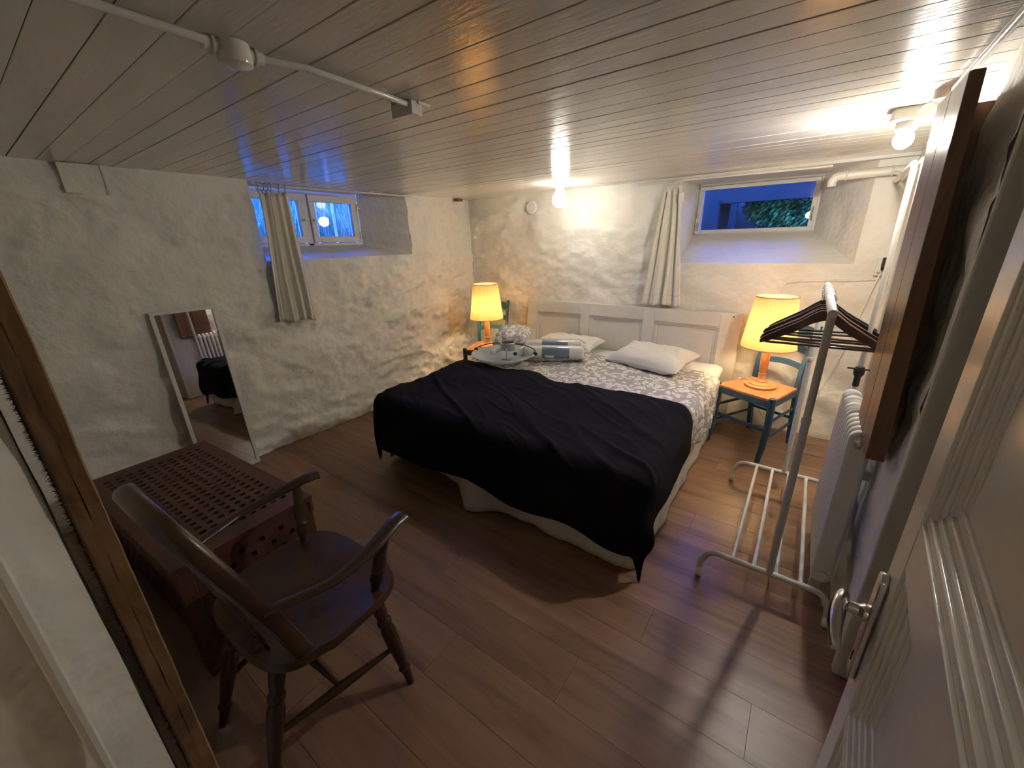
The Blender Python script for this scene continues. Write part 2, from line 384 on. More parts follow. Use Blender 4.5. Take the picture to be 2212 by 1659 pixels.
for a0, a1, hy in ((W1['y0']+.005, ym-.024, -1), (ym+.024, W1['y1']-.033, 1)):
    mb = MB(); rect_frame(mb, 'x', x, a0, a1, W1['z0']+.025, W1['z1']-.012, .05, -.03, .018, .055)
    s = mb.build('casement', M['shadei'], w1, world=True, bevel=.003)
    mb = MB(); mb.box(x-.012, x-.008, a0+.045, a1-.045, W1['z0']+.07, W1['z1']-.06); mb.build('pane', M['pane'], s, world=True, smooth=False)
    ky = a1-.02 if hy < 0 else a0+.02
    mb = MB(); mb.lathe([(.004,0),(.004,.015),(.009,.018),(.010,.026),(.005,.03)], 12, (x+.018, ky, 1.72), (1,0,0)); mb.build('knob', M['ringmetal'], s, world=True)
    if hy > 0:
        for hz in (1.60, 1.84):
            mb = MB(); mb.cyl((x+.02, a1+.012, hz-.035), (x+.02, a1+.012, hz+.035), .006); mb.tube([(x+.02,a1+.012,hz),(x+.03,a1+.035,hz-.01),(x+.018,a1+.04,hz-.04)], .003, 6)
            mb.build('hinge', M['ringmetal'], s, world=True)
for k_, yb_ in ((2, 2.12), (6, 2.30)):
    mb = MB(); mb.cyl((x-.16, yb_, 1.42), (x-.16, yb_, 2.05), .012); struct(mb.build('trim_%d' % k_, M['white']))
# window 2 (back wall, one sash)
yw = W2['y']
w2 = struct(bpy.data.objects.new('window_2', None)); COL.objects.link(w2); w2.location = (-.46, yw, W2['z0'])
mb = MB(); rect_frame(mb, 'y', yw, W2['x0']-.01, W2['x1']+.01, W2['z0']-.015, W2['z1']+.03, .028, .0, .07); mb.build('frame', M['shadei'], w2, world=True, bevel=.003)
mb = MB(); rect_frame(mb, 'y', yw, W2['x0']+.014, W2['x1']-.014, W2['z0']+.008, W2['z1']-.002, .034, -.018, .03, .03); s = mb.build('sash', M['shadei'], w2, world=True, bevel=.003)
mb = MB(); mb.box(W2['x0']+.04, W2['x1']-.04, yw+.008, yw+.012, W2['z0']+.035, W2['z1']-.025); mb.build('pane', M['pane'], s, world=True, smooth=False)
mb = MB(); mb.tube([(W2['x1']-.028,yw-.02,1.60),(W2['x1']-.03,yw-.045,1.62),(W2['x1']-.03,yw-.045,1.68),(W2['x1']-.028,yw-.02,1.70)], .004, 8); mb.build('latch', M['ringmetal'], s, world=True)
mb = MB(); mb.cyl((W2['x0']+.02, yw-.022, W2['z1']-.02), (W2['x0']+.02, yw-.022, W2['z1']+.015), .006); mb.build('hinge', M['ringmetal'], s, world=True)
mb = MB(); mb.cyl((W2['x0']+.02, yw-.022, 1.66), (W2['x0']+.02, yw-.022, 1.71), .006); mb.build('hinge', M['ringmetal'], s, world=True)
# paper tag on the sash
t = thing('paper_tag', 'small printed white paper tag stuck on left edge of the blue window', 'tag', (W2['x0']+.028, yw-.024, 1.53))
mb = MB(); mb.box(-.018,.018,-.0015,.0,0,.125); mb.build('sheet', M['labelw'], t, smooth=False)
for k in range(3):
    mb = MB(); mb.box(-.012+.009*k,-.007+.009*k,-.0022,-.0015,.02,.09+.012*(k%2)); mb.build('printed_line', M['ink'], t, smooth=False)
# recess head board and ceiling edge strip of the back wall
mb = MB(); mb.box(-.97,.27,YB-.03,YB+.56,1.932,1.955); struct(mb.build('trim_3', M['white'], bevel=.004))
mb = MB(); mb.box(-1.3,.42,YB-.05,YB-.012,1.925,1.95); struct(mb.build('trim_4', M['white'], bevel=.004))

# ------------------------------------------------------------------ outside
mb = MB(); mb.grid(20, 20, lambda u, v: (-3.62-3.5*u, -.5+5*v, 1.40+.5*u+.6*smoothstep(.3,1,u)+.05*fr(u*5, v*7, 0)), flip=True); o = mb.build('lawn', M['soil']); o['kind'] = 'structure'
mb = MB(); mb.grid(16, 16, lambda u, v: (-2.5+5*u, 4.22+3.5*v, 1.46+.06*v+.9*smoothstep(.35,.7,v)), flip=False); o = mb.build('garden_bed', M['soil']); o['kind'] = 'structure'
mb = MB()
for k in range(5200):
    gx = -3.85-2.4*random.random()**1.3; gy = .9+2.9*random.random(); hh = random.uniform(.15,.42); uu = (-3.62-gx)/3.5; z0 = 1.40+.5*uu+.6*smoothstep(.3,1,uu)
    a = random.uniform(0, 2*PI); w_ = random.uniform(.003,.007); bx, by = math.cos(a)*hh*random.uniform(.1,.55), math.sin(a)*hh*random.uniform(.1,.55)
    px, py = -math.sin(a)*w_, math.cos(a)*w_
    mb.add([(gx-px,gy-py,z0),(gx+px,gy+py,z0),(gx+px+bx*.35,gy+py+by*.35,z0+hh*.6),(gx-px+bx*.35,gy-py+by*.35,z0+hh*.6),(gx+bx,gy+by,z0+hh)], [(0,1,2,3),(3,2,4)])
o = mb.build('grass', M['grass'], smooth=False); o['kind'] = 'stuff'; tag(o, 'tall dusk-lit grass growing outside the left window', 'grass')
t = thing('garden_bush', 'leafy green bush growing outside the back wall window', 'bush', (.30, 5.5, 1.5))
mb = MB()
for k in range(15000):
    while 1:
        p = Vector((random.uniform(-1,1), random.uniform(-1,1), random.uniform(-1,1)))
        if p.length < 1: break
    p = Vector((p.x*1.05, p.y*.4, .30+p.z*.38)); s_ = random.uniform(.014,.034)
    n_ = Vector((random.gauss(0,1), random.gauss(0,1), random.gauss(0,1))).normalized(); a_ = n_.orthogonal().normalized(); b_ = n_.cross(a_)
    mb.add([p-a_*s_, p-b_*s_*.5, p+a_*s_, p+b_*s_*.5], [(0,1,2,3)])
o = mb.build('foliage', M['leafm'], t, smooth=False); o['kind'] = 'stuff'
mb = MB()
for k in range(9):
    a = k*.7; mb.tube([(0.05*math.cos(a),.05*math.sin(a),-.05),(.3*math.cos(a),.2*math.sin(a),.3),(.75*math.cos(a),.35*math.sin(a),.6)], [.015,.011,.005], 6)
mb.build('branches', M['bark'], t)
mb = MB(); mb.box(-2.2,1.6,5.0,5.8,1.93,2.03); mb.box(-2.2,1.6,4.92,5.0,1.82,2.06); struct(mb.build('trim_5', M['deck']))
mb = MB(); mb.box(-2.2,-.88,4.8,6.0,1.3,1.85); mb.box(-.78,-.72,4.93,4.99,1.4,1.85); struct(mb.build('wall_porch', M['concrete']))

# ------------------------------------------------------------------ bed
BX0, BX1, BY0, BY1, BZ = -2.25, -.46, 1.56, 3.49, .49
bed = thing('bed', 'double bed base with thick mattress under the printed duvet', 'bed', ((BX0+BX1)/2, (BY0+BY1)/2, 0))
mb = MB(); mb.box(BX0+.03, BX1-.03, BY0+.03, BY1, .13, .29); mb.build('base', M['cream'], bed, world=True, bevel=.02)
mb = MB(); mb.box(BX0, BX1-.01, BY0+.01, BY1, .29, BZ-.02); mb.build('mattress', M['linen'], bed, world=True, bevel=.045)
for lx in (BX0+.12, BX1-.12):
    for ly in (BY0+.12, BY1-.12):
        mb = MB(); mb.cyl((lx,ly,0), (lx,ly,.13), .02, .025); mb.build('leg', M['steelwhite'], bed, world=True)
def drape_pt(px, py, x0, x1, y0, zt, r=.05, wave=None):
    # px,py cloth coordinates; overhang beyond x0..x1 and below y0 falls down
    dx = px-x1 if px > x1 else (px-x0 if px < x0 else 0); dy = py-y0 if py < y0 else 0
    L = math.hypot(dx, dy); cx_, cy_ = max(x0, min(x1, px)), max(y0, py)
    if L < 1e-6: return Vector((cx_, cy_, zt)), 0
    ux, uy = dx/L, dy/L
    if L < r*PI/2: h_ = r*math.sin(L/r); d_ = r*(1-math.cos(L/r))
    else: h_ = r; d_ = r + L - r*PI/2
    if wave: h_ += wave(px, py, d_)
    z = zt-d_
    if z < .012: h_ += (.012-z)*.8; z = .012
    return Vector((cx_+ux*h_, cy_+uy*h_, z)), d_
# valance (bed skirt): hanging sheet round foot and right side
val = []
def valance(u, v):
    Lf, Ls = BX1-BX0+.0, 1.9
    s_ = u*(Lf+Ls+.5)-.5
    fold = .009*math.sin(s_*19+2*math.sin(s_*5)) + .022*fr(s_*4, 3.3, v*1.2, 3)
    if s_ < 0: p = Vector((BX0-.012, BY0-s_, 0)); n_ = Vector((-1,0,0))
    elif s_ < Lf: p = Vector((BX0+s_, BY0-.012, 0)); n_ = Vector((0,-1,0))
    else: p = Vector((BX1+.012, BY0+(s_-Lf), 0)); n_ = Vector((1,0,0))
    c = abs(s_-Lf)
    if c < .08: n_ = Vector((smoothstep(-.08,.08,s_-Lf), -smoothstep(.08,-.08,s_-Lf), 0)).normalized()
    hem = .012+.018*max(0,fr(s_*1.3, 1.7, 0, 2))
    if 0 < s_ < .72: hem = .10+.03*math.sin(s_*6)
    pud = .10*math.exp(-((s_-.86)/.10)**2)
    z = .40+(hem-.40)*v
    if s_ >= Lf: fold *= .55
    return p + n_*(.014+v*(.012+pud*v) + max(-.012, fold*v)) + Vector((0,0,z))
mb = MB(); mb.grid(260, 14, valance); 
o = mb.build('bed_valance', M['cream'], thick=.003); tag(o, 'cream cotton bed skirt hanging to the floor below the black throw', 'bed skirt')
# duvet
DZ = .525
def duvet_z(x, y):
    return .022*fr(x*2.2, y*2.2, 1.1, 3)+.012*fr(x*6, y*6, 4.4, 3)
def duvet(u, v):
    y = 2.02+u*(3.18-2.02)+.05*math.sin(v*9)*u; x = -2.36+v*(.02-(-2.36))-.0
    x1 = BX1-.055+.03*smoothstep(2.25,2.5,y); r = .06+.02*smoothstep(2.25,2.5,y)
    lim = x1+.36+.03*math.sin(y*7)
    x = min(x, lim) if x > lim else x
    x = -2.36+v*(lim+2.36)
    wv = lambda a, b, d: .016*math.sin(b*38+3*math.sin(b*9))*min(1, d/.12)+.01*fr(a*5, b*9, 0)
    p, d = drape_pt(x, y, BX0-.0, x1, -9, DZ+.012, r, wv)
    if d < .08:
        p.z += duvet_z(x, y)*(1-d/.08)
        # bunched ridge towards the pillows and crumpled corner on the left
        p.z += .05*smoothstep(.72,.98,u)*math.exp(-((x+1.42)/.35)**2)
        p.z += .012*math.sin(v*70+9*fr(x*2,y*2,0,2))*smoothstep(.78,.95,v)
    e = smoothstep(.93,1,u); p.z -= .05*e
    return p
mb = MB(); mb.grid(110, 190, duvet, flip=True)
o = mb.build('duvet', M['duvet'], thick=.012); tag(o, 'grey and white printed duvet spread over the bed', 'duvet')
# fitted sheet strip behind duvet at the head
mb = MB()
def sheet(u, v):
    x = BX0-.03+v*(BX1-BX0+.08); y = 2.9+u*(BY1-2.9+.02)
    p, d = drape_pt(x, y, BX0+.02, BX1-.02, -9, .505, .05); p.z += .006*fr(x*5, y*5, 2, 3); return p
mb.grid(30, 80, sheet, flip=True); o = mb.build('fitted_sheet', M['linen'], thick=.004); tag(o, 'white fitted sheet showing along the headboard', 'bed sheet')
# black throw
def throw(u, v):
    x1, x0, y0 = BX1-.0, BX0+.02, BY0-.01
    yb = 2.35+.03*math.sin(v*7+1)+.012*math.sin(v*21)-.06*smoothstep(.75,.87,v)-.16*smoothstep(.87,.96,v)+.05*math.exp(-((v-.43)/.06)**2)
    yf = y0-.425-.012*math.sin(v*11+.5)-.010*math.sin(v*25)-.03*smoothstep(.75,.95,v)-.03*smoothstep(.12,.0,v)
    px = (x0-.30)+v*(x1+.25+.16*smoothstep(.3,.75,u)+.025*math.sin(u*9)-(x0-.30)); py = yb+(yf-yb)*u
    def wv(a, b, d):
        s_ = a*1.0-b*1.3; return min(1, d/.3)*(.013*math.sin(s_*9+1.5*math.sin(s_*3))+.012*fr(a*3, b*3, .4, 2)+.022)
    p, d = drape_pt(px, py, x0, x1, y0, DZ+.045, .075, wv)
    if d < .2:
        k = 1-d/.2; q = px*.55+py
        w1_ = abs(noise.noise(Vector((px*1.1+py*.4, q*5, .3)))); w2_ = abs(noise.noise(Vector((px*2.2-py, q*9, 2.3))))
        p.z += k*(.11*max(0,.20-w1_)*(.55+.6*fr(px*1.1,py*1.1,8,2))+.03*max(0,.2-w2_)+.026*fr(px*1.6, py*1.6, 5, 2))
        p.z += k*.02*math.exp(-((v-.43)/.07)**2)*smoothstep(.4,0,u)
    # thickness where it lies on the duvet is gone at front: settle
    p.z -= .02*smoothstep(.0,.35,u)*(1 if d < .2 else 1)
    p.z = max(p.z, .008)
    return p
mb = MB(); mb.grid(170, 210, throw)
o = mb.build('throw_blanket', M['black'], thick=.006); tag(o, 'plain black throw blanket draped over foot end of bed', 'blanket')
# pillows
def pillow(name, label, mt, loc, L_, W_, Hh, rz, tilt=0, seed=0, group=None):
    mb = MB(); n, m_ = 44, 30
    def f(top):
        def g(u, v):
            a, b_ = u*2-1, v*2-1
            e = max(0, (1-a**4))*max(0, (1-b_**4)); hh = Hh*.5*e**.5
            k = 1-.10*(1-abs(a))*b_*b_-.0; k2 = 1-.10*(1-abs(b_))*a*a
            wr = .012*fr(a*3+seed, b_*3, top, 3)*e**.3+.010*math.sin((a*7+b_*4+seed)*2)*(a*a)*e
            x_, y_ = a*L_/2*k2, b_*W_/2*k
            sag = .015*fr(a*1.2+seed, b_*1.2, 3, 2)
            return Vector((x_, y_, Hh*.42+(hh if top else -hh*.8)+wr+sag))
        return g
    mb.grid(n, m_, f(1), flip=False); mb.grid(n, m_, f(0), flip=True)
    o = mb.build(name, mt, loc=loc, ang=80); o.rotation_euler = (tilt, 0, rz); return tag(o, label, 'pillow', group)
pillow('pillow', 'plump white pillow lying on right half of the bed', M['linen'], (-.90, 3.12, .545), .60, .42, .15, -.18, .10, 1)
pillow('pillow', 'flattened white pillow against headboard behind the wrapped rolls', M['linen'], (-1.76, 3.31, .535), .62, .40, .11, .03, .06, 5)
pillow('pillow', 'crumpled printed pillow slumped beside the left lamp chair', M['duvet'], (-2.16, 2.98, .55), .34, .36, .22, .5, .12, 9)

# ------------------------------------------------------------------ headboard: an old panel door laid on its side
hb = thing('headboard', 'old white three-panel door laid sideways as headboard', 'headboard', (-1.37, 3.575, 0), 0)
HX = 1.005
ptop = .815; hz1 = .925
slots = [(-2.264,-1.747),(-1.658,-1.134),(-1.039,-.517)]
mb = MB(); mb.box(-HX,HX,-.005,.03,.0,hz1); mb.build('backing', M['white'], hb, bevel=.002)
xs = [-HX]+[e+1.37 for s_ in slots for e in s_]+[HX]
for k in range(0, 8, 2):
    mb = MB(); mb.box(xs[k], xs[k+1], -.034, -.004, .0, hz1); mb.build('stile', M['white'], hb, bevel=.003)
for a_, b_ in slots:
    for z0_, z1_ in ((ptop, hz1), (0, .11)):
        mb = MB(); mb.box(a_+1.37, b_+1.37, -.0335, -.004, z0_, z1_); mb.build('rail', M['white'], hb, bevel=.0015)
for a_, b_ in slots:
    mb = MB(); rect_frame(mb, 'y', 0, a_+1.37, b_+1.37, .11, ptop, .030, -.016, -.004); rect_frame(mb, 'y', 0, a_+1.37, b_+1.37, .11, ptop, .014, -.026, -.004)
    mb.build('moulding', M['white'], hb, bevel=.003)
    mb = MB(); mb.box(a_+1.40, b_+1.34, -.008, -.004, .14, ptop-.03); mb.build('panel', M['white'], hb, bevel=.001)
for sx_ in (-HX+.03, HX-.06):
    mb = MB(); mb.cyl((sx_, -.0352, hz1-.025), (sx_, -.033, hz1-.025), .006); mb.build('screw_hole', M['iron'], hb)
hb.rotation_euler = (-.045, .0, 0)
hb.location.y = 3.545

# ------------------------------------------------------------------ ladder-back chairs
def ladder_chair(loc, rz, paint, label):
    t = thing('ladder_chair', label, 'chair', loc, rz, 'painted ladder-back chairs used as bedside tables')
    fw, rw, d, sh = .40, .31, .38, .455          # front/rear widths, depth, seat height; front is -y
    mb = MB(); poly = [(-fw/2+.005,-d/2-.01),(fw/2-.005,-d/2-.01),(fw/2+.004,-d/2+.06),(rw/2+.01,d/2-.01),(-rw/2-.01,d/2-.01),(-fw/2-.004,-d/2+.06)]
    mb.prism(poly, lambda a, b: (a,b,sh-.012), lambda a, b: (a,b,sh+.006)); mb.build('seat', M['seatw'], t, bevel=.004)
    for s_ in (-1, 1):
        mb = MB(); mb.tube([(s_*fw/2*.98,-d/2-.03,0),(s_*fw/2,-d/2-.012,.10),(s_*fw/2,-d/2+.008,.25),(s_*fw/2,-d/2+.005,.40),(s_*fw/2,-d/2,.47)], [.017,.021,.023,.024,.022], 8)
        mb.build('front_leg', paint, t)
        x = s_*rw/2; pts = [(x,d/2+.055,0),(x,d/2+.025,.2),(x,d/2+.0,.44),(x,d/2+.025,.65),(x*1.08,d/2+.085,.90)]
        mb = MB(); P_ = bez(pts, 5)
        for k in range(len(P_)-1): mb.bar(P_[k], P_[k+1]+(P_[k+1]-P_[k])*.02, .026, .034, ref=(0,1,0))
        mb.build('back_post', paint, t)
    for z_, h_, yo, bow in ((.84,.075,.068,.035),(.715,.05,.040,.035),(.60,.04,.016,.035)):
        mb = MB(); n = 14
        def sl(u, v, z_=z_, h_=h_, yo=yo, bow=bow, side=0):
            a = u*2-1; return (a*(rw/2+.004), d/2+yo+bow*(1-a*a)-.006+side, z_+(v-.5)*h_+.018*(1-a*a))
        mb.grid(n, 1, sl); mb.grid(n, 1, lambda u, v: sl(u, v, side=.014), flip=True); mb.grid(n, 1, lambda u, v: sl(u, 1, side=.014*v)); mb.grid(n, 1, lambda u, v: sl(u, 0, side=.014*v), flip=True)
        mb.build('slat', paint, t)
    mb = MB(); mb.box(-fw/2,fw/2,-d/2-.012,-d/2+.012,sh-.055,sh-.013); mb.build('apron', paint, t, bevel=.003)
    mb = MB(); mb.box(-rw/2,rw/2,d/2-.012,d/2+.010,sh-.055,sh-.013); mb.build('apron', paint, t, bevel=.003)
    for s_ in (-1, 1):
        mb = MB(); mb.bar((s_*fw/2,-d/2,sh-.034),(s_*rw/2,d/2,sh-.034),.02,.042); mb.build('apron', paint, t, bevel=.003)
        for zz in (.17, .29):
            mb = MB(); mb.bar((s_*fw/2,-d/2,zz),(s_*rw/2,d/2+.015,zz+.01),.014,.018); mb.build('stretcher', paint, t, bevel=.003)
    mb = MB(); mb.bar((-fw/2,-d/2+.004,.23),(fw/2,-d/2+.004,.23),.014,.026); mb.build('stretcher', paint, t, bevel=.003)
    mb = MB(); mb.bar((-rw/2,d/2+.015,.22),(rw/2,d/2+.015,.22),.014,.02); mb.build('stretcher', paint, t, bevel=.003)
    return t
chL = ladder_chair((-2.665,3.215,0), .40, M['tealwood'], 'teal ladder-back chair in the far corner carrying a lit lamp')
chR = ladder_chair((-.15,3.26,0), -.45, M['bluewood'], 'dark blue ladder-back chair right of the bed carrying a lit lamp')

# ------------------------------------------------------------------ table lamps
def table_lamp(loc, label):
    t = thing('table_lamp', label, 'lamp', loc, 0, 'matching pine table lamps')
    mb = MB(); mb.lathe([(.001,0),(.098,0),(.102,.006),(.102,.014),(.094,.019),(.085,.022),(.083,.028),(.070,.033),(.03,.038),(.001,.04)], 40, caps=False); mb.build('base', M['pine'], t)
    mb = MB(); mb.lathe([(.034,.036),(.036,.042),(.026,.052),(.021,.070),(.022,.085),(.027,.090),(.027,.098),(.022,.103),(.022,.112),(.026,.125),(.029,.20),(.0285,.30),(.026,.34)], 24); mb.build('stem', M['pine'], t)
    mb = MB(); mb.lathe([(.02,.335),(.021,.375),(.016,.38)], 16); mb.build('bulb_socket', M['plastic'], t)
    mb = MB(); mb.sphere((0,0,.425), .034, 16, 10, (1,1,1.25)); mb.build('bulb', M['lampbulb'], t)
    z0, z1, r0, r1, n = .295, .645, .170, .123, 120
    mb = MB(); vs_ = []; nz_ = 8
    for j in range(nz_+1):
        tt = j/nz_
        for k in range(n):
            r_ = (r0+(r1-r0)*tt)*(1+(.02 if k % 2 else -.02)); a = 2*PI*k/n; vs_.append((r_*math.cos(a), r_*math.sin(a), z0+(z1-z0)*tt))
    mb.add(vs_, [(j*n+k, j*n+(k+1)%n, (j+1)*n+(k+1)%n, (j+1)*n+k) for j in range(nz_) for k in range(n)])
    sh = mb.build('shade', M['shade'], t, smooth=False)
    for z_, r_ in ((z0, r0), (z1, r1)):
        mb = MB(); ring = arc((0,0,z_), r_*1.012, 0, 2*PI, 48, (1,0,0), (0,1,0)); mb.tube(ring, .0042, 8, caps=False); mb.build('trim_ring', M['rib'], sh)
    for a in (0, 2*PI/3, 4*PI/3):
        mb = MB(); mb.cyl((.018*math.cos(a),.018*math.sin(a),.395), (r1*.97*math.cos(a), r1*.97*math.sin(a), z1-.01), .0018, n=6); mb.build('spider_wire', M['ringmetal'], sh)
    return t
table_lamp((-2.655,3.20,.462), 'lit pine lamp with pleated yellow shade on teal corner chair')
table_lamp((-.150,3.27,.462), 'lit pine lamp with pleated yellow shade on dark blue chair')
def cord(name, label, pts, r, mt, cat='cord', n=10):
    mb = MB(); mb.tube(bez(pts, n), r, 8); return tag(mb.build(name, mt), label, cat)
cord('lamp_cord', 'white lamp cord looping from blue chair lamp up to wall socket', [(-.20,3.37,.468),(-.27,3.39,.469),(-.30,3.34,.468),(-.28,3.42,.45),(-.20,3.50,.30),(-.08,3.57,.08),(.05,3.56,.10),(.15,3.57,.22),(.24,3.58,.50),(.30,3.585,.75),(.335,3.59,1.0),(.375,3.592,1.26)], .0032, M['plastic'])
cord('lamp_cord', 'thin cord running down behind the teal corner chair', [(-2.60,3.29,.468),(-2.54,3.31,.47),(-2.47,3.38,.44),(-2.44,3.5,.2),(-2.46,3.56,.03)], .003, M['plastic'])
cord('wall_cable', 'thin white cable on back wall above the blue chair lamp', [(-.14,3.60,1.02),(-.14,3.60,1.14),(-.10,3.598,1.19),(.02,3.60,1.20),(.2,3.60,1.205),(.38,3.6,1.22)], .003, M['plastic'])

# ------------------------------------------------------------------ glass ceiling lamp bowl on the duvet
t = thing('ceiling_lamp_bowl', 'unmounted frosted glass bowl ceiling lamp lying on the duvet', 'lamp', (-1.93, 2.52, .565), .25)
mb = MB(); R_ = .265
prof = [(.002,0)]+[(R_*i/14, .075*(i/14)**2) for i in range(1,15)]+[(R_*i/14, .075*(i/14)**2+.005) for i in range(14,0,-1)]+[(.002,.005)]
mb.lathe(prof, 48, caps=False); mb.build('glass_bowl', M['frost'], t)
mb = MB(); mb.lathe([(.002,.095),(.058,.095),(.062,.10),(.062,.155),(.058,.158),(.052,.157),(.050,.115),(.002,.115)], 32, (.02,.05,0), caps=False); mb.build('ceiling_cup', M['ringmetal'], t)
mb = MB(); mb.tube([(R_*.99*math.cos(a), .05+.16*math.sin(a)*.0+R_*.0, 0) for a in (0,1)] and [(R_*math.cos(a)*1.0, .03+.10*math.sin(a), .085+.045*math.sin(a)) for a in [PI*i/24 for i in range(25)]], .004, 8)
mb.build('rim_wire', M['iron'], t)
for px_ in (-R_, R_):
    mb = MB(); mb.lathe([(.004,-.01),(.014,-.008),(.017,.0),(.014,.008),(.004,.01)], 16, (px_*1.0,.03,.083), (0,1,.2)); mb.build('clamp_knob', M['iron'], t)
mb = MB(); mb.tube([(.02,.05,.11),(.03,-.01,.115),(.04,-.03,.08),(.04,-.04,.03)], .005, 8); mb.tube([(.0,-.045,.035),(.08,-.035,.035)], .0035, 8); mb.build('arm', M['ringmetal'], t)
mb = MB(); mb.sphere((.10,.01,.075), .016); mb.build('finial', M['iron'], t)
mb = MB(); mb.sphere((-.10,.02,.075), .026, sc=(1.3,1,1)); mb.cyl((-.085,.02,.08),(-.03,.03,.10),.017,.014); mb.build('spare_bulb', M['plastic'], t)

# ------------------------------------------------------------------ two film-wrapped rolls
def roll(label, loc, rz, L_, r):
    t = thing('wrapped_roll', label, 'roll', loc, rz, 'film-wrapped rolls on the bed')
    mb = MB(); mb.lathe([(.001,-L_/2),(r*.7,-L_/2),(r,-L_/2+.015),(r,L_/2-.015),(r*.7,L_/2),(.001,L_/2)], 28, (0,0,r), (1,0,0), caps=False); mb.build('roll_body', M['linen'], t)
    mb = MB(); mb.lathe([(r*1.015,-L_*.18),(r*1.02,-L_*.17),(r*1.02,L_*.26),(r*1.015,L_*.27)], 28, (0,0,r), (1,0,0)); lb = mb.build('label_band', M['label'], t)
    for k, (a0, w_, l0, l1, mt) in enumerate(((-.35,.20,-.13*L_,.02*L_,'labelw'),(.35,.10,.12*L_,.22*L_,'labelw'),(.05,.05,-.12*L_,.0,'labelw'))):
        mb = MB(); rr = r*1.028
        def lp(u, v): a = a0+(v-.5)*w_*2; return (l0+(l1-l0)*u, -math.cos(a)*rr, r+math.sin(a)*rr)
        if k == 0 or k == 1: mb.grid(2, 5, lp); mb.build('printed_sticker', M['labelw' if k == 0 else 'ink'], lb)
    mb = MB()
    def film(u, v): a = v*2*PI; q = r*1.05*(1+.03*fr(u*6, math.cos(a)*2, math.sin(a)*2, 2)); q *= 1-.5*smoothstep(.9,1,u)-.5*smoothstep(.1,0,u); return ((u-.5)*L_*1.16, q*math.cos(a), r+q*math.sin(a))
    mb.grid(40, 28, film); mb.build('film', M['film'], t)
    return t
roll('blue-labelled film-wrapped white roll lying nearest the lamp bowl', (-1.62, 2.80, .565), .42, .50, .058)
roll('blue-labelled film-wrapped white roll lying behind the front roll', (-1.72, 2.96, .575), .42, .50, .058)

# ------------------------------------------------------------------ curtains, rods
def curtain(label, top_l, top_r, bot_l, bot_r, n_pl, depth, nrm, seed):
    t = thing('curtain', label, 'curtain', ((Vector(top_l)+Vector(top_r))/2 - Vector((0,0,.9))), 0, 'short ivory curtains')
    tl, tr, bl, br, nr = Vector(top_l), Vector(top_r), Vector(bot_l), Vector(bot_r), Vector(nrm)
    def f(u, v):
        s_ = u+.03*math.sin(v*3+u*9+seed)*(1-abs(2*u-1))
        p = tl.lerp(tr, s_).lerp(bl.lerp(br, s_), v); ph = u*n_pl*2*PI+seed
        return p + nr*(depth*(.55+.45*v)*(math.sin(ph)+.35*math.sin(2.3*ph+v*2))+.01*math.sin(v*5+u*4)) + Vector((0,0,-.012*abs(math.sin(ph/2))*(1-smoothstep(0,.06,v))+.008*math.sin(ph*.5+seed)*v))
    mb = MB(); mb.grid(120, 46, f); o = mb.build('cloth', M['curtain'], t, world=True, thick=.0015, ang=80)
    mb = MB(); mb.grid(120, 1, lambda u, v: f(u, .905+.004*v)+nr*.0022); mb.build('hem_seam', M['stitch'], o, world=True, ang=80)
    return t, f
# left window: rod and rings
RODX, RODZ = XL+.035, 1.908
mb = MB(); mb.tube([(RODX-.02,1.405,1.925),(RODX,1.50,1.915),(RODX,2.3,1.925),(RODX-.01,2.80,1.93)], .0075, 10); tag(mb.build('curtain_rod', M['white']), 'thin white curtain rod spanning the left window recess', 'curtain rod')
ct, cf = curtain('ivory curtain bunched by rings over the left window', (XL+.05,1.425,1.865), (XL+.05,1.625,1.878), (XL+.075,1.372,.985), (XL+.075,1.645,.965), 3.5, .022, (1,0,0), .4)
for k, u in enumerate((.02,.14,.30,.48,.72,.97)):
    p = cf(u, 0); mb = MB(); tilt = random.uniform(-.7,.7)
    mb.tube(arc((RODX, p.y, RODZ-.003), .0235, 0, 2*PI, 20, (math.cos(tilt), math.sin(tilt), 0)), .0022, 6, caps=False)
    rg = mb.build('ring', M['ringmetal'], ct, world=True)
    mb = MB(); mb.bar((RODX, p.y, RODZ-.026), (p.x, p.y, p.z-.012), .006, .003); mb.build('clip', M['ringmetal'], rg, world=True)
mb = MB(); mb.tube([(-1.28,3.575,1.918),(-.5,3.58,1.916),(.0,3.58,1.912)], .0075, 10); tag(mb.build('curtain_rod', M['white']), 'thin white curtain rod under ceiling above back wall window', 'curtain rod')
ct, cf = curtain('ivory curtain gathered at left side of the back wall window', (-1.055,3.575,1.86), (-.935,3.575,1.875), (-1.165,3.565,.955), (-.835,3.56,.96), 3.2, .02, (0,-1,0), 1.7)
for k, u in enumerate((.0,.2,.4,.6,.8,1.0)):
    p = cf(u, 0); mb = MB(); mb.tube(arc((p.x, 3.575, 1.906), .018, 0, 2*PI, 16, (.3,1,0)), .002, 6, caps=False); rg = mb.build('ring', M['plastic'], ct, world=True)
    mb = MB(); mb.bar((p.x,3.575,1.889), (p.x,p.y,p.z-.012), .006, .003); mb.build('clip', M['plastic'], rg, world=True)
mb = MB(); mb.box(-.94,-.90,3.55,3.551,1.76,1.83); mb.build('care_tag', M['labelw'], ct, world=True, smooth=False)

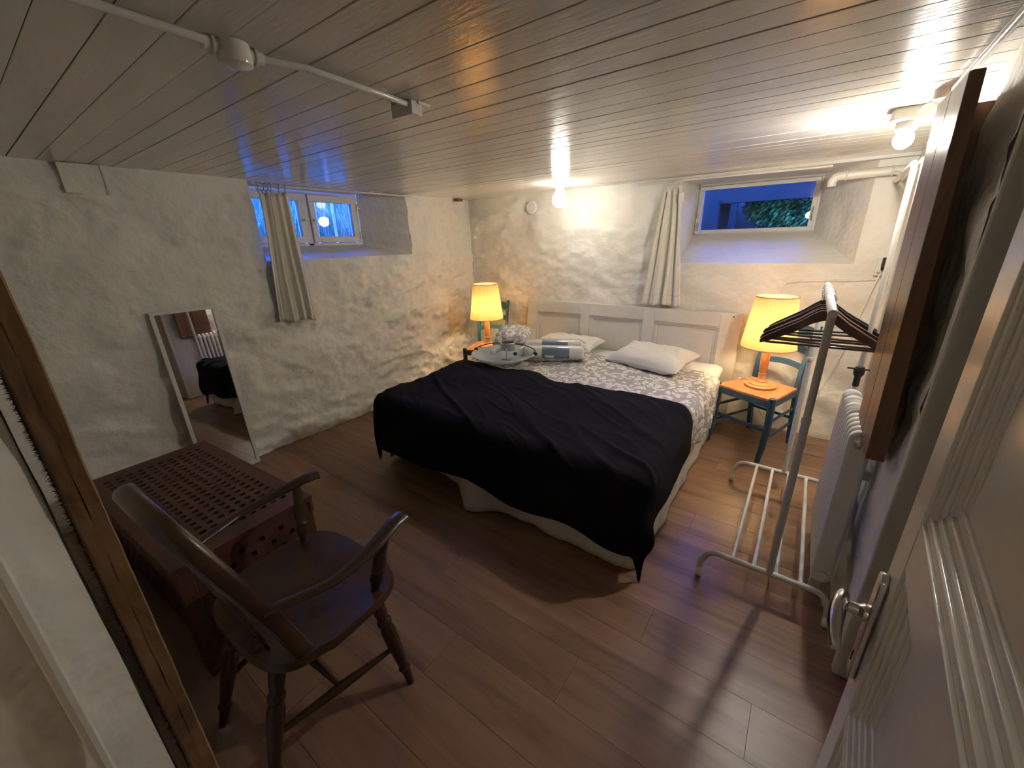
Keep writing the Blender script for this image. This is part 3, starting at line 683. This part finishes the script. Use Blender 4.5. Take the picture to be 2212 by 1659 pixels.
# ------------------------------------------------------------------ leaning mirror
def mirror():
    yb0, yb1 = .655, .995; zt = 1.15
    t = thing('leaning_mirror', 'tall narrow mirror in white frame leaning on the left wall', 'mirror', (XL+.105, (yb0+yb1)/2, .0))
    w = .345; Lm = 1.16
    # local: width along y, height along z, facing +x
    mb = MB(); rect_frame(mb, 'x', 0, -w/2, w/2, 0, Lm, .022, -.008, .010); mb.build('frame', M['shadei'], t, bevel=.002)
    mb = MB(); mb.box(-.004,.001,-w/2+.015,w/2-.015,.015,Lm-.015); mb.build('glass', M['mirror'], t, smooth=False)
    mb = MB(); mb.box(-.010,-.005,-w/2+.004,w/2-.004,.004,Lm-.004); mb.build('backing', M['iron'], t, smooth=False)
    t.rotation_euler = (0, -.056, 0)
    return t
mirror()

# ------------------------------------------------------------------ storage chest with square holes
def holey(mb, P, nu, nv, U, V, th, holes):
    # plate of unit-cell rectangles; U,V coordinate lists; holes set of (i,j) left open
    nrm = P(0,0,1)-P(0,0,0)
    for i in range(len(U)-1):
        for j in range(len(V)-1):
            if (i, j) in holes: continue
            a = [P(U[i],V[j],0),P(U[i+1],V[j],0),P(U[i+1],V[j+1],0),P(U[i],V[j+1],0)]; b_ = [P(U[i],V[j],th),P(U[i+1],V[j],th),P(U[i+1],V[j+1],th),P(U[i],V[j+1],th)]
            fs = [(0,3,2,1),(4,5,6,7)]
            for (di, dj), f in (((0,-1),(0,1,5,4)),((1,0),(1,2,6,5)),((0,1),(2,3,7,6)),((-1,0),(3,0,4,7))):
                q = (i+di, j+dj)
                if q in holes or not (0 <= q[0] < len(U)-1 and 0 <= q[1] < len(V)-1): fs.append(f)
            mb.add(a+b_, fs)
def hole_lattice(L_, W_, mu, mv, nu, nv, fu=.5, fv=.5):
    pu, pv = (L_-2*mu)/nu, (W_-2*mv)/nv
    U = [0, mu]; V = [0, mv]; holes = set()
    for k in range(nu): U += [mu+pu*k+pu*(1-fu)/2, mu+pu*k+pu*(1+fu)/2]
    for k in range(nv): V += [mv+pv*k+pv*(1-fv)/2, mv+pv*k+pv*(1+fv)/2]
    U += [L_-mu, L_]; V += [W_-mv, W_]
    return U, V
t = thing('storage_chest', 'red-brown wooden storage chest with square cut-outs beside the mirror', 'chest', (-2.06,.375,0), .06)
CL, CW, CH = 1.02, .50, .50
U, V = hole_lattice(CL, CW, .075, .05, 20, 10, .42, .55)
holes = {(2+2*i, 2+2*j) for i in range(20) for j in range(10)}
mb = MB(); holey(mb, lambda a, b, c: Vector((a-CL/2, b-CW/2, CH-.02+c)), 0, 0, U, V, .02, holes); mb.build('lid', M['chest'], t, smooth=False)
for (x0_,x1_,y0_,y1_) in ((-CL/2,CL/2,-CW/2,-CW/2+.018),(-CL/2,CL/2,CW/2-.018,CW/2)):
    mb = MB(); mb.box(x0_,x1_,y0_,y1_,CH-.075,CH-.02); mb.build('lid_edge', M['chest'], t, bevel=.003)
for s_ in (-1, 1):
    U, V = hole_lattice(CL-.14, .34, .03, .03, 20, 7, .5, .5)
    holes = {(2+2*i, 2+2*j) for i in range(20) for j in range(7) if (i+j) % 2 == 0}
    mb = MB(); holey(mb, lambda a, b, c: Vector((a-(CL-.14)/2, s_*(CW/2-.035)+c*(-s_), .07+b)), 0, 0, U, V, .015, holes); mb.build('long_side', M['chest'], t, smooth=False)
    U, V = hole_lattice(CW-.10, .40, .03, .03, 9, 8, .5, .5)
    holes = {(2+2*i, 2+2*j) for i in range(9) for j in range(8) if (i+j) % 2 == 0}
    mb = MB(); holey(mb, lambda a, b, c: Vector((s_*(CL/2-.02)+c*(-s_), a-(CW-.10)/2, .07+b)), 0, 0, U, V, .015, holes); mb.build('end_panel', M['chest'], t, smooth=False)
    for s2 in (-1, 1):
        mb = MB(); mb.box(s_*(CL/2-.035)-.03, s_*(CL/2-.035)+.03, s2*(CW/2-.03)-.024, s2*(CW/2-.03)+.024, 0, CH-.021); mb.build('corner_post', M['chest'], t, bevel=.003)
mb = MB(); mb.box(-CL/2+.04,CL/2-.04,-CW/2+.04,CW/2-.04,.06,.075); mb.build('bottom', M['chest'], t, smooth=False)

# ------------------------------------------------------------------ dark Windsor armchair
t = thing('windsor_armchair', 'dark stained stick-back wooden armchair facing the bed', 'armchair', (-1.175,.40,0), .0)
SZ = .445
def seat_out(a):
    c, s_ = math.cos(a), math.sin(a); n = 3.6
    x_ = math.copysign(abs(c)**(2/n), c)*(.262 if s_ > -.2 else .252); y_ = math.copysign(abs(s_)**(2/n), s_)*.225
    if s_ < 0: y_ += .03*(1-c*c)*(-s_)*0
    return x_, y_+.01
mb = MB(); NS = 56
ring = [seat_out(2*PI*k/NS) for k in range(NS)]
def lay(sc_, z): return [(x_*sc_, y_*sc_, z) for x_, y_ in ring]
L0, L1, L2, L3 = lay(.93,SZ-.042), lay(1.0,SZ-.026), lay(1.0,SZ-.010), lay(.975,SZ)
rows = [L0, L1, L2, L3]
for sc_ in (.85,.68,.48,.25,.02):
    rows.append([(x_*sc_, y_*sc_, SZ-.016*(1-sc_**2)+(.006*max(0,y_*4)*(1-abs(x_)*5) if sc_ > .3 and abs(x_) < .12 else 0)) for x_, y_ in ring])
vs_ = [p for r_ in rows for p in r_]; m_ = len(rows)
mb.add(vs_, [(i*NS+k, i*NS+(k+1)%NS, (i+1)*NS+(k+1)%NS, (i+1)*NS+k) for i in range(m_-1) for k in range(NS)]+[tuple(range(NS))[::-1]])
mb.build('seat', M['dark'], t)
legprof = [(0,.0125),(.10,.014),(.16,.016),(.18,.021),(.20,.016),(.24,.017),(.45,.023),(.60,.025),(.66,.019),(.68,.024),(.71,.024),(.73,.018),(.80,.022),(.9,.024),(1,.018)]
feet = {}
for sx_ in (-1, 1):
    for sy_, fx, fy, tx, ty in ((1,.265,.165,.185,.125),(-1,.165,-.275,.13,-.155)):
        mb = MB(); mb.turn((sx_*fx, fy, 0), (sx_*tx, ty, SZ-.03), legprof, 16); mb.build('leg', M['dark'], t); feet[sx_, sy_] = (Vector((sx_*fx,fy,0)), Vector((sx_*tx,ty,SZ-.03)))
strp = [(0,.008),(.15,.010),(.5,.016),(.85,.010),(1,.008)]
mids = []
for sx_ in (-1, 1):
    a = feet[sx_,1]; b_ = feet[sx_,-1]; p0 = a[0].lerp(a[1],.42); p1 = b_[0].lerp(b_[1],.42); mb = MB(); mb.turn(p0, p1, strp, 12); mb.build('stretcher', M['dark'], t); mids.append(p0.lerp(p1,.5))
mb = MB(); mb.turn(mids[0], mids[1], strp, 12); mb.build('stretcher', M['dark'], t)
# hoop back: bent bow rising from the seat, leaning backwards
def bow(a):   # a 0..1 along the bow
    ph = PI*a; w = .218; top = .525
    x_ = w*math.copysign(abs(math.cos(ph))**.62, math.cos(ph)); s_ = abs(math.sin(ph))**.55*top
    return Vector((x_, -.118-.175*(s_/top)**1.1, SZ-.005+s_))
mb = MB(); mb.tube([bow(i/40) for i in range(41)], .0135, 12, flat=1.75, ref=(0,1,.35)); mb.build('back_bow', M['dark'], t)
def bow_at(x_):
    best = min((bow(i/400) for i in range(60, 341)), key=lambda p: abs(p.x-x_)); return best
for k in range(7):
    x_ = -.135+.045*k; q = bow_at(x_*1.12); p0 = Vector((x_*.85, -.165-.0*abs(x_), SZ-.01)); mb = MB(); mb.turn(p0, q, [(0,.007),(.35,.0085),(1,.0055)], 10); mb.build('spindle', M['dark'], t)
for sx_ in (-1, 1):
    b0 = min((bow(i/200) for i in range(201)), key=lambda p: (p.z-(SZ+.20))**2 + (0 if p.x*sx_ > 0 else 9))
    pts = [b0+Vector((0,0,0)), b0+Vector((sx_*.035,.09,-.004)), Vector((sx_*.272,-.02,SZ+.200)), Vector((sx_*.268,.10,SZ+.208)), Vector((sx_*.248,.20,SZ+.222)), Vector((sx_*.240,.245,SZ+.220))]
    mb = MB(); P_ = bez(pts, 8); mm = len(P_)-1
    mb.tube(P_, [.017+.012*smoothstep(.3,.85,i/mm) for i in range(mm+1)], 12, flat=.5, ref=(0,0,1)); mb.build('arm', M['dark'], t)
    mb = MB(); mb.turn((sx_*.205,.125,SZ-.01), (sx_*.250,.165,SZ+.210), [(0,.012),(.12,.014),(.22,.022),(.32,.017),(.36,.022),(.40,.017),(.55,.022),(.75,.016),(.85,.018),(1,.012)], 14); mb.build('arm_post', M['dark'], t)
    mb = MB(); q0 = Vector((sx_*.225,-.02,SZ-.01)); 
t.rotation_euler = (0, 0, .04)

# ------------------------------------------------------------------ clothes rack
RX, RY0, RY1, RB, RT = .085, 1.70, 2.645, .14, 1.25
t = thing('clothes_rack', 'white tubular clothes rack on casters before the radiator', 'clothes rack', (RX, (RY0+RY1)/2, 0))
for yy in (RY0, RY1):
    xa, xb = -.165, .287; r = .05
    pts = [(xa-.012,yy-.01,.045),(xa-.008,yy,.085)]+arc((xa+r,yy,RB-r), r, PI, PI/2, 6)+arc((xb-r,yy,RB-r), r, PI/2, 0, 6)+[(xb+.008,yy,.085),(xb+.012,yy-.01,.045)]
    mb = MB(); mb.tube(pts, .0125, 12); ft = mb.build('foot_tube', M['rackgrey'], t, world=True)
    for xx in (xa-.012, xb+.012):
        mb = MB(); mb.lathe([(.004,-.011),(.021,-.011),(.023,-.006),(.023,.006),(.021,.011),(.004,.011)], 18, (xx, yy-.016, .023), (1,0,.0)); mb.cyl((xx,yy-.012,.03),(xx,yy-.01,.05),.006); mb.build('caster', M['plastic'], ft, world=True)
    mb = MB(); mb.cyl((RX,yy,RB), (RX,yy,.86), .0135, n=18); pst = mb.build('post', M['rackgrey'], t, world=True)
    mb = MB(); mb.cyl((RX,yy,.855), (RX,yy,RT-.008), .0125, n=18); mb.build('upper_post', M['rackgrey'], pst, world=True)
    mb = MB(); mb.lathe([(.0145,0),(.016,.003),(.016,.02),(.0145,.023)], 18, (RX,yy,.845)); mb.build('collar', M['rackgrey'], pst, world=True)
mb = MB(); mb.lathe([(.001,0),(.013,0),(.0145,.003),(.0145,RY1-RY0+.037),(.013,RY1-RY0+.04),(.001,RY1-RY0+.04)], 20, (RX,RY0-.02,RT), (0,1,0), caps=False); mb.build('hanging_bar', M['steelwhite'], t, world=True)
for xx in (-.055,.028,.110,.196):
    mb = MB(); mb.cyl((xx,RY0,RB+.002), (xx,RY1,RB+.002), .0085, n=12); mb.build('shelf_rod', M['steelwhite'], t, world=True)
# hangers
def make_hanger(mt):
    t = thing('clothes_hanger', '', 'hanger', (RX, 2.2, RT+.018))
    # local origin at top of the bar, board hangs in xz plane
    top = [(0,-.066),(.018,-.067),(.045,-.085),(.085,-.118),(.14,-.152),(.19,-.183),(.212,-.200),(.218,-.214)]
    bot = [(.212,-.222),(.19,-.214),(.14,-.188),(.085,-.158),(.04,-.125),(0,-.108)]
    poly = top+bot+[(-a, b) for a, b in bot[-2::-1]]+[(-a, b) for a, b in top[:0:-1]]
    mb = MB(); n = len(poly); vs_ = []
    for s_ in (-1, 1):
        for a, b in poly: vs_.append((a, s_*.0065+.018*(a/.22)**2*-1, b))
    k = len(poly)
    fs = [(i, (i+1)%k, k+(i+1)%k, k+i) for i in range(k)]
    # faces as quads between top and bottom edges
    tl = [poly.index(p) for p in [(-a, b) for a, b in top[:0:-1]]+top]; bl = [poly.index(p) for p in [(-a, b) for a, b in bot[:-1]]+bot[::-1]]
    q = min(len(tl), len(bl))
    for off in (0, k):
        for i in range(len(tl)-1):
            i0, i1 = round(i*(len(bl)-1)/(len(tl)-1)), round((i+1)*(len(bl)-1)/(len(tl)-1))
            f = [tl[i]+off, tl[i+1]+off, bl[i1]+off] + ([bl[i0]+off] if i0 != i1 else []); fs.append(tuple(f) if off else tuple(f[::-1]))
    mb.add(vs_, fs); mb.build('shoulder', mt, t, bevel=.0025, ang=50)
    mb = MB(); mb.cyl((-.196,-.015,-.215), (.196,-.015,-.215), .0055, n=10); mb.build('trouser_bar', mt, t)
    mb = MB(); pts = [(0,0,-.068),(0,0,-.050),(.004,0,-.044)]+arc((0,0,-.019), .0235, -PI/2+.25, PI+.35, 16)
    mb.tube(pts, .0018, 6); mb.build('hook', M['chrome'], t)
    return t
hb_ = make_hanger(M['hangerw']); hk_ = make_hanger(M['hangerb'])
hl = ['brown wooden hanger nearest the camera on the clothes rack', 'second brown wooden hanger from the front on the rack', 'third brown wooden hanger from the front on the rack',
      'rearmost brown wooden hanger just before the black ones', 'front one of two black hangers at back of the bunch', 'rearmost black hanger at the back of the bunch']
for k, (yy, rz, tl_) in enumerate(((2.10,.03,.0),(2.155,-.02,.012),(2.215,.03,-.012),(2.285,-.03,.015),(2.37,.04,-.02),(2.45,-.03,-.03))):
    src = hb_ if k < 4 else hk_
    o = src if k in (0, 4) else copy_tree(src)
    o.location = (RX, yy, RT+.0145+.0018); o.rotation_euler = (0, tl_, rz); o['label'] = hl[k]; o['group'] = 'hangers bunched on the clothes rack'

# ------------------------------------------------------------------ radiator and heating pipes on the right wall
QY0, QY1, QX0, QX1, QZ0, QZ1 = 1.765, 2.31, .222, .294, .125, .825
t = thing('radiator', 'off-white column radiator along the right wall', 'radiator', ((QX0+QX1)/2, (QY0+QY1)/2, 0))
mb = MB(); hw = .012; cxr, rr = (QX0+QX1)/2, (QX1-QX0)/2
def section_pts(sc_):
    out = []
    for k in range(13): a = PI*k/12; out.append((rr*sc_*math.cos(a), QZ1-rr+rr*sc_*math.sin(a)))
    for k in range(13): a = PI+PI*k/12; out.append((rr*sc_*math.cos(a), QZ0+rr+rr*sc_*math.sin(a)))
    return out
rings = [(.6,-hw*1.3),(.9,-hw),(1,-hw*.5),(1,hw*.5),(.9,hw),(.6,hw*1.3)]
vs_ = []; 
for sc_, yo in rings: vs_ += [(a, yo, b) for a, b in section_pts(sc_)]
k = 26; mb.add(vs_, [(i*k+j, i*k+(j+1)%k, (i+1)*k+(j+1)%k, (i+1)*k+j) for i in range(len(rings)-1) for j in range(k)]+[tuple(range(k)), tuple(range(5*k, 6*k))[::-1]])
nsec = 12; proto = None
for i in range(nsec):
    yo = (QY0+(QY1-QY0)*(i+.5)/nsec)-(QY0+QY1)/2
    if proto is None: proto = mb.build('column', M['radw'], t, loc=(0,yo,0), ang=50)
    else: link_copy(proto, t, (0,yo,0))
for zz in (QZ0+.045, QZ1-.045):
    mb = MB(); mb.cyl((cxr,QY0-.004,zz), (cxr,QY1,zz), .02); mb.build('header_tube', M['radw'], t, world=True)
mb = MB(); mb.lathe([(.022,0),(.022,.008),(.014,.010),(.014,.02),(.006,.022)], 6, (cxr,QY0-.002,QZ1-.045), (0,-1,0)); mb.build('end_plug', M['chrome'], t, world=True)
for yy in (QY0+.10, QY1-.10):
    mb = MB(); mb.box(cxr-.02,cxr+.02,yy-.012,yy+.012,0,QZ0+.02); mb.build('support_foot', M['radw'], t, world=True)
for yy in (QY0+.1, QY1-.1):
    mb = MB(); mb.box(QX1-.01,QX1+.03,yy-.015,yy+.015,.6,.64); mb.build('bracket', M['radw'], t, world=True)
t2 = thing('radiator_valve', 'dark tarnished radiator valve on the pipe at far end', 'valve', (.266, 2.36, .85))
mb = MB(); mb.lathe([(.009,-.03),(.013,-.025),(.013,.02),(.020,.03),(.022,.05),(.016,.066),(.009,.07)], 16); mb.build('body', M['copperk'], t2)
mb = MB(); mb.cyl((-.045,0,.055),(.045,0,.055),.004); mb.build('handle_pin', M['iron'], t2)
mb = MB(); mb.tube([(0,0,-.02),(0,0,-.05),(-.004,-.02,-.068),(-.008,-.06,-.07)],.010,10); mb.build('connector', M['radw'], t2)
mb = MB(); mb.tube([(.266,2.36,.91),(.265,2.37,1.3),(.264,2.39,1.70)]+arc((.264,2.44,1.71), .05, PI, PI/2, 6, (0,1,0))+[(.28,2.8,1.765),(.312,3.3,1.78),(.322,3.535,1.79)], .0105, 14)
tag(mb.build('heating_pipe', M['steelwhite']), 'white heating pipe rising from the dark radiator valve', 'pipe')
mb = MB(); mb.tube([(.316,2.40,.0),(.308,2.40,.8),(.293,2.40,1.71)]+arc((.293,2.45,1.722), .05, PI, PI/2, 6, (0,1,0))+[(.31,2.8,1.777),(.36,3.58,1.80)], .0105, 14)
tag(mb.build('heating_pipe', M['steelwhite']), 'white heating pipe behind the radiator, next to the wooden board', 'pipe')
t = thing('lagged_pipe', 'thick white lagged pipe under ceiling in right back corner', 'pipe', (.15,3.575,1.80))
mb = MB(); mb.tube([(.012,3.58,1.79),(.012,3.578,1.82)]+arc((.045,3.575,1.815), .033, PI, PI/2, 5)+[(.18,3.575,1.850),(.31,3.575,1.852),(.41,3.575,1.853)], .026, 16); mb.build('lagging', M['white'], t, world=True)
for xx in (.08,.30):
    mb = MB(); mb.tube(arc((xx,3.575,1.85), .0285, 0, 2*PI, 20, (0,1,0)), .005, 6, caps=False); mb.build('pipe_clip', M['white'], t, world=True)
mb = MB(); mb.tube([(.31,3.56,1.84),(.335,3.53,1.825),(.33,3.50,1.80)], .012, 10); mb.build('stub', M['white'], t, world=True)
# socket adapter
t = thing('plug_adapter', 'black adapter plugged into wall socket beside heating pipes', 'plug', (.375,3.6,1.27))
mb = MB(); mb.box(-.03,.035,.0,.03,-.04,.075); mb.build('socket_plate', M['plastic'], t, bevel=.005)
mb = MB(); mb.box(-.008,.026,-.04,.0,.0,.075); mb.box(-.004,.022,-.06,-.04,.012,.06); mb.build('adapter_body', M['hangerb'], t, bevel=.006)
mb = MB(); mb.box(-.02,-.004,-.02,.0,-.02,.02); mb.build('plug_body', M['plastic'], t, bevel=.004)

# ------------------------------------------------------------------ wooden board leaning on right wall over the radiator
t = thing('wall_board', 'tall brown varnished board fixed to right wall over the radiator', 'board', (.28,1.775,.80))
def brd(yn, yf):
    mb = MB(); vs_ = []
    for z_, xa, xb in ((.0,-.026,.022),(1.065,-.052,-.023)):
        for x_, y_ in ((xa,yn),(xb,yn),(xb,yf),(xa,yf)): vs_.append((x_, y_, z_))
    return mb.add(vs_, [(0,3,2,1),(4,5,6,7),(0,1,5,4),(1,2,6,5),(2,3,7,6),(3,0,4,7)])
brd(-.175,.00).build('plank', M['panelw'], t, bevel=.003)
brd(.003,.175).build('plank', M['panelw'], t, bevel=.003)
mb = MB(); mb.box(.0,.10,.09,.172,.02,.5); mb.box(-.03,.10,.09,.172,.5,1.04); mb.build('added_light_stop', M['panelw'], t)  # batten added behind the planks to stop bulb light passing through the gap

# ------------------------------------------------------------------ door on the right, open into the room
ang = math.atan2(.9966,.0825)
P0 = Vector((.19,.767,0)); dd = Vector((.0825,.9966,0)); DW = .765
door = struct(bpy.data.objects.new('door_1', None)); COL.objects.link(door)
door.location = P0-dd*DW; door.rotation_euler = (0,0,ang)
# local: +x from hinge to free edge (0..DW), +y is the side towards the doorway, z up
TH, DH = .038, 1.86
xo0, xo1 = .088, DW-.088
panels = [(1.127,1.75),(.74,1.05),(.13,.71)]
for a, b in ((0, xo0), (xo1, DW)):
    mb = MB(); mb.box(a,b,-TH,0,.01,DH); mb.build('stile', M['doorwhite'], door, bevel=.003)
for a, b in ((.01,.13),(.71,.74),(1.05,1.127),(1.75,DH)):
    mb = MB(); mb.box(xo0,xo1,-TH+.0005,-.0005,a,b); mb.build('rail', M['doorwhite'], door, bevel=.0015)
for z0, z1 in panels:
    mb = MB()
    for k, (ins, w, dep) in enumerate(((0,.016,.004),(.016,.012,.009),(.028,.014,.013),(.042,.016,.018))):
        rect_frame(mb, 'y', 0, xo0+ins, xo1-ins, z0+ins, z1-ins, w+.001, -dep-.012, -dep)
    pn = mb.build('moulding', M['doorwhite'], door, bevel=.0025)
    mb = MB(); mb.box(xo0+.05,xo1-.05,-.030,-.022,z0+.05,z1-.05); mb.build('panel', M['doorwhite'], door, smooth=False)
# lock plate, lever
mb = MB(); px0, px1 = DW-.050, DW-.012
poly = [(px0,.775),(px1,.775),(px1,.975),(px1-.004,.985),((px0+px1)/2,.992),(px0+.004,.985),(px0,.975)]
mb.prism(poly, lambda a, b: (a,.0,b), lambda a, b: (a,.011,b)); hp = mb.build('lock_plate', M['chrome'], door, bevel=.003)
mb = MB(); mb.box((px0+px1)/2-.003,(px0+px1)/2+.003,.011,.0118,.80,.822); mb.build('keyhole', M['iron'], hp, smooth=False)
lc = (px0+px1)/2
mb = MB(); mb.lathe([(.015,0),(.015,.006),(.010,.012),(.0095,.036),(.011,.044)], 16, (lc,.010,.905), (0,1,0)); mb.build('spindle_neck', M['chrome'], hp)
mb = MB(); L_ = bez([(lc+.012,.044,.910),(lc-.008,.047,.912),(lc-.03,.049,.905),(lc-.055,.048,.893),(lc-.080,.043,.880)], 6)
mb.tube(L_, [.006+.006*math.sin(PI*min(1,(i+6)/(len(L_)+6))) for i in range(len(L_))], 14, flat=1.5, ref=(0,0,1)); mb.build('lever', M['chrome'], hp)

# ------------------------------------------------------------------ rough timber post, fibre packing by the doorway
t = thing('door_post', 'rough unpainted timber post at left side of the doorway', 'post', (-.71,.021,0))
mb = MB()
def tp(u, v):
    a = v*2*PI; x_ = .065*math.copysign(min(1, abs(math.cos(a))*1.35), math.cos(a)); y_ = .0145*math.copysign(min(1, abs(math.sin(a))*1.35), math.sin(a))
    return (x_+.002*fr(u*20, v*4, 0), y_+.0012*fr(u*26, v*5, 1), u*1.93)
mb.grid(160, 28, tp, flip=True); mb.build('timber', M['timber'], t, ang=60)
mb = MB()
for k in range(2200):
    z_ = random.uniform(.7,1.5); x_ = random.uniform(-.06,.06)
    p = Vector((x_, -.0145, z_)); d_ = Vector((random.gauss(0,.5), -abs(random.gauss(.6,.4)), random.gauss(0,.8))).normalized()*random.uniform(.002,.0075)
    w_ = Vector((random.gauss(0,1),0,random.gauss(0,1))).normalized()*.0006
    mb.add([p-w_, p+w_, p+d_+w_*.3], [(0,1,2)])
o = mb.build('fibre_packing', M['fibre'], t, smooth=False); o['kind'] = 'stuff'
mb = MB(); mb.tube([(-.592,-.056,.0),(-.592,-.055,.9),(-.594,-.051,1.2),(-.594,-.05,H)], .0065, 8); tag(mb.build('cable_moulding', M['white']), 'white painted cable running up the doorway reveal', 'cable')

# ------------------------------------------------------------------ ceiling lights
def globe_light(name, label, loc, plate):
    t = thing(name, label, 'ceiling light', loc, 0); z = 0
    plate(t)
    return t
t = thing('ceiling_light', 'bare round bulb ceiling light near the back wall, lit', 'ceiling light', (-1.78,3.16,H-.105), 0, 'bare bulb ceiling lights')
mb = MB(); mb.lathe([(.05,.105),(.052,.09),(.042,.078),(.036,.07),(.036,.035),(.030,.03)], 28); mb.build('lamp_holder', M['plastic'], t)
mb = MB(); mb.cyl((-.052,0,.088),(-.068,0,.088),.010); mb.build('cable_gland', M['plastic'], t)
mb = MB(); mb.sphere((0,0,-.02), .062, 24, 14); mb.build('globe_bulb', M['bulb1'], t)
t = thing('ceiling_light', 'lit bulb in white lampholder near the right wall', 'ceiling light', (.205,2.36,H-.10), 0, 'bare bulb ceiling lights')
mb = MB(); mb.box(-.055,.06,-.05,.05,.055,.10); mb.build('lamp_holder', M['plastic'], t, bevel=.008)
mb = MB(); mb.lathe([(.034,.058),(.034,.03),(.028,.022)], 24); mb.build('collar', M['plastic'], t)
mb = MB(); mb.sphere((0,0,-.005), .032, 16, 10, (1,1,1.05)); mb.build('bulb', M['bulb2'], t)
t = thing('ceiling_light', 'hall ceiling light behind the doorway', 'ceiling light', (-.2,-1.3,H-.12), 0)
mb = MB(); mb.lathe([(.05,.12),(.05,.10),(.03,.06)], 24); mb.build('lamp_holder', M['plastic'], t)
mb = MB(); mb.sphere((0,0,0), .06); mb.build('globe_bulb', M['hallbulb'], t)
# conduits and boxes
CZ = H-.013
mb = MB(); mb.tube([(-1.15,-.2,CZ),(-1.152,.30,CZ),(-1.158,.485,CZ)], .0088, 12); tag(mb.build('ceiling_conduit', M['ceil']), 'painted conduit from front wall to round ceiling junction box', 'conduit')
mb = MB(); mb.tube([(-1.165,.60,CZ),(-1.14,.70,CZ+.001),(-1.15,.95,CZ),(-1.165,1.065,CZ)], .0088, 12); tag(mb.build('ceiling_conduit', M['ceil']), 'painted conduit between round junction box and square box', 'conduit')
t = thing('junction_box', 'round white painted junction box on ceiling at upper left', 'junction box', (-1.165,.54,H-.045))
mb = MB(); mb.lathe([(.034,.045),(.036,.012),(.034,.004),(.026,.0),(.001,-.001)], 28, caps=False); mb.build('body', M['ceil'], t)
for s_ in (-1, 1):
    mb = MB(); mb.cyl((0,s_*.03,.030),(0,s_*.062,.031),.016,.014); mb.cyl((0,s_*.042,.030),(0,s_*.047,.030),.019); mb.build('gland', M['ceil'], t)
t = thing('ceiling_box', 'small square white connection box at the conduit end', 'junction box', (-1.19,1.045,H-.045))
mb = MB(); mb.box(-.055,.045,.002,.05,.004,.045); mb.build('box_body', M['ceil'], t, bevel=.003)
mb = MB(); mb.box(-.06,.05,.03,.085,.036,.045); mb.build('backplate', M['ceil'], t, bevel=.002)
mb = MB(); mb.tube([(.262,1.0,CZ),(.27,1.5,CZ),(.275,1.95,CZ),(.272,2.08,CZ)], .010, 12); tag(mb.build('ceiling_conduit', M['ceil']), 'painted conduit along ceiling edge above the brown board', 'conduit')
mb = MB(); mb.tube([(.36,1.0,CZ-.01),(.36,1.5,CZ-.01),(.36,1.95,CZ-.005)], .008, 12); tag(mb.build('ceiling_conduit', M['ceil']), 'thin second conduit nearest right wall above the door', 'conduit')
t = thing('junction_box', 'dark shaded junction box on ceiling beside bulb near right wall', 'junction box', (.262,2.13,H-.03))
mb = MB(); mb.lathe([(.030,.03),(.031,.006),(.027,.0),(.001,-.001)], 24, caps=False); mb.build('body', M['ceil'], t)
mb = MB(); mb.cyl((0,.025,.018),(-.004,.05,.018),.012); mb.build('gland', M['ceil'], t)
mb = MB(); mb.tube(bez([(.258,2.18,H-.012),(.25,2.22,H-.010),(.232,2.25,H-.02),(.225,2.30,H-.03)], 6), .005, 8); tag(mb.build('light_cable', M['plastic']), 'short white cable feeding the bulb near right wall', 'cable')
mb = MB(); mb.tube([(-1.71,3.16,H-.017),(-1.68,3.3,H-.008),(-1.40,3.5,H-.007),(-1.1,3.56,H-.008),(-.3,3.57,H-.008)], .004, 8); tag(mb.build('light_cable', M['plastic']), 'white cable along ceiling from round bulb to back wall', 'cable')
# left wall hatch cover, back wall disc, corner block
t = thing('hatch_cover', 'square white painted hatch cover high on the left wall', 'hatch', (XL+.022,.578,1.80))
mb = MB(); mb.box(-.012,.006,-.083,.083,0,.142); mb.build('plate', M['plaster'], t, bevel=.002)
mb = MB(); mb.box(.006,.012,.078,.088,-.002,.142); mb.build('edge_strip', M['white'], t, bevel=.001)
t = thing('vent_disc', 'round white plastic cover high on the back wall', 'vent', (-2.363,YB-.012,1.821))
mb = MB(); mb.lathe([(.062,-.01),(.062,.008),(.055,.014),(.001,.016)], 32, (0,0,0), (0,-1,0), caps=False); mb.build('cover', M['plastic'], t)
mb = MB(); mb.tube(arc((0,-.014,0), .046, 0, 2*PI, 32), .003, 6, caps=False); mb.build('rim', M['plastic'], t)
t = thing('wooden_block', 'small unpainted wood block under ceiling in the far left corner', 'block', (-3.15,3.42,H-.025))
mb = MB(); mb.box(-.03,.03,-.035,.035,0,.025); mb.build('block', M['panelw'], t, bevel=.002)
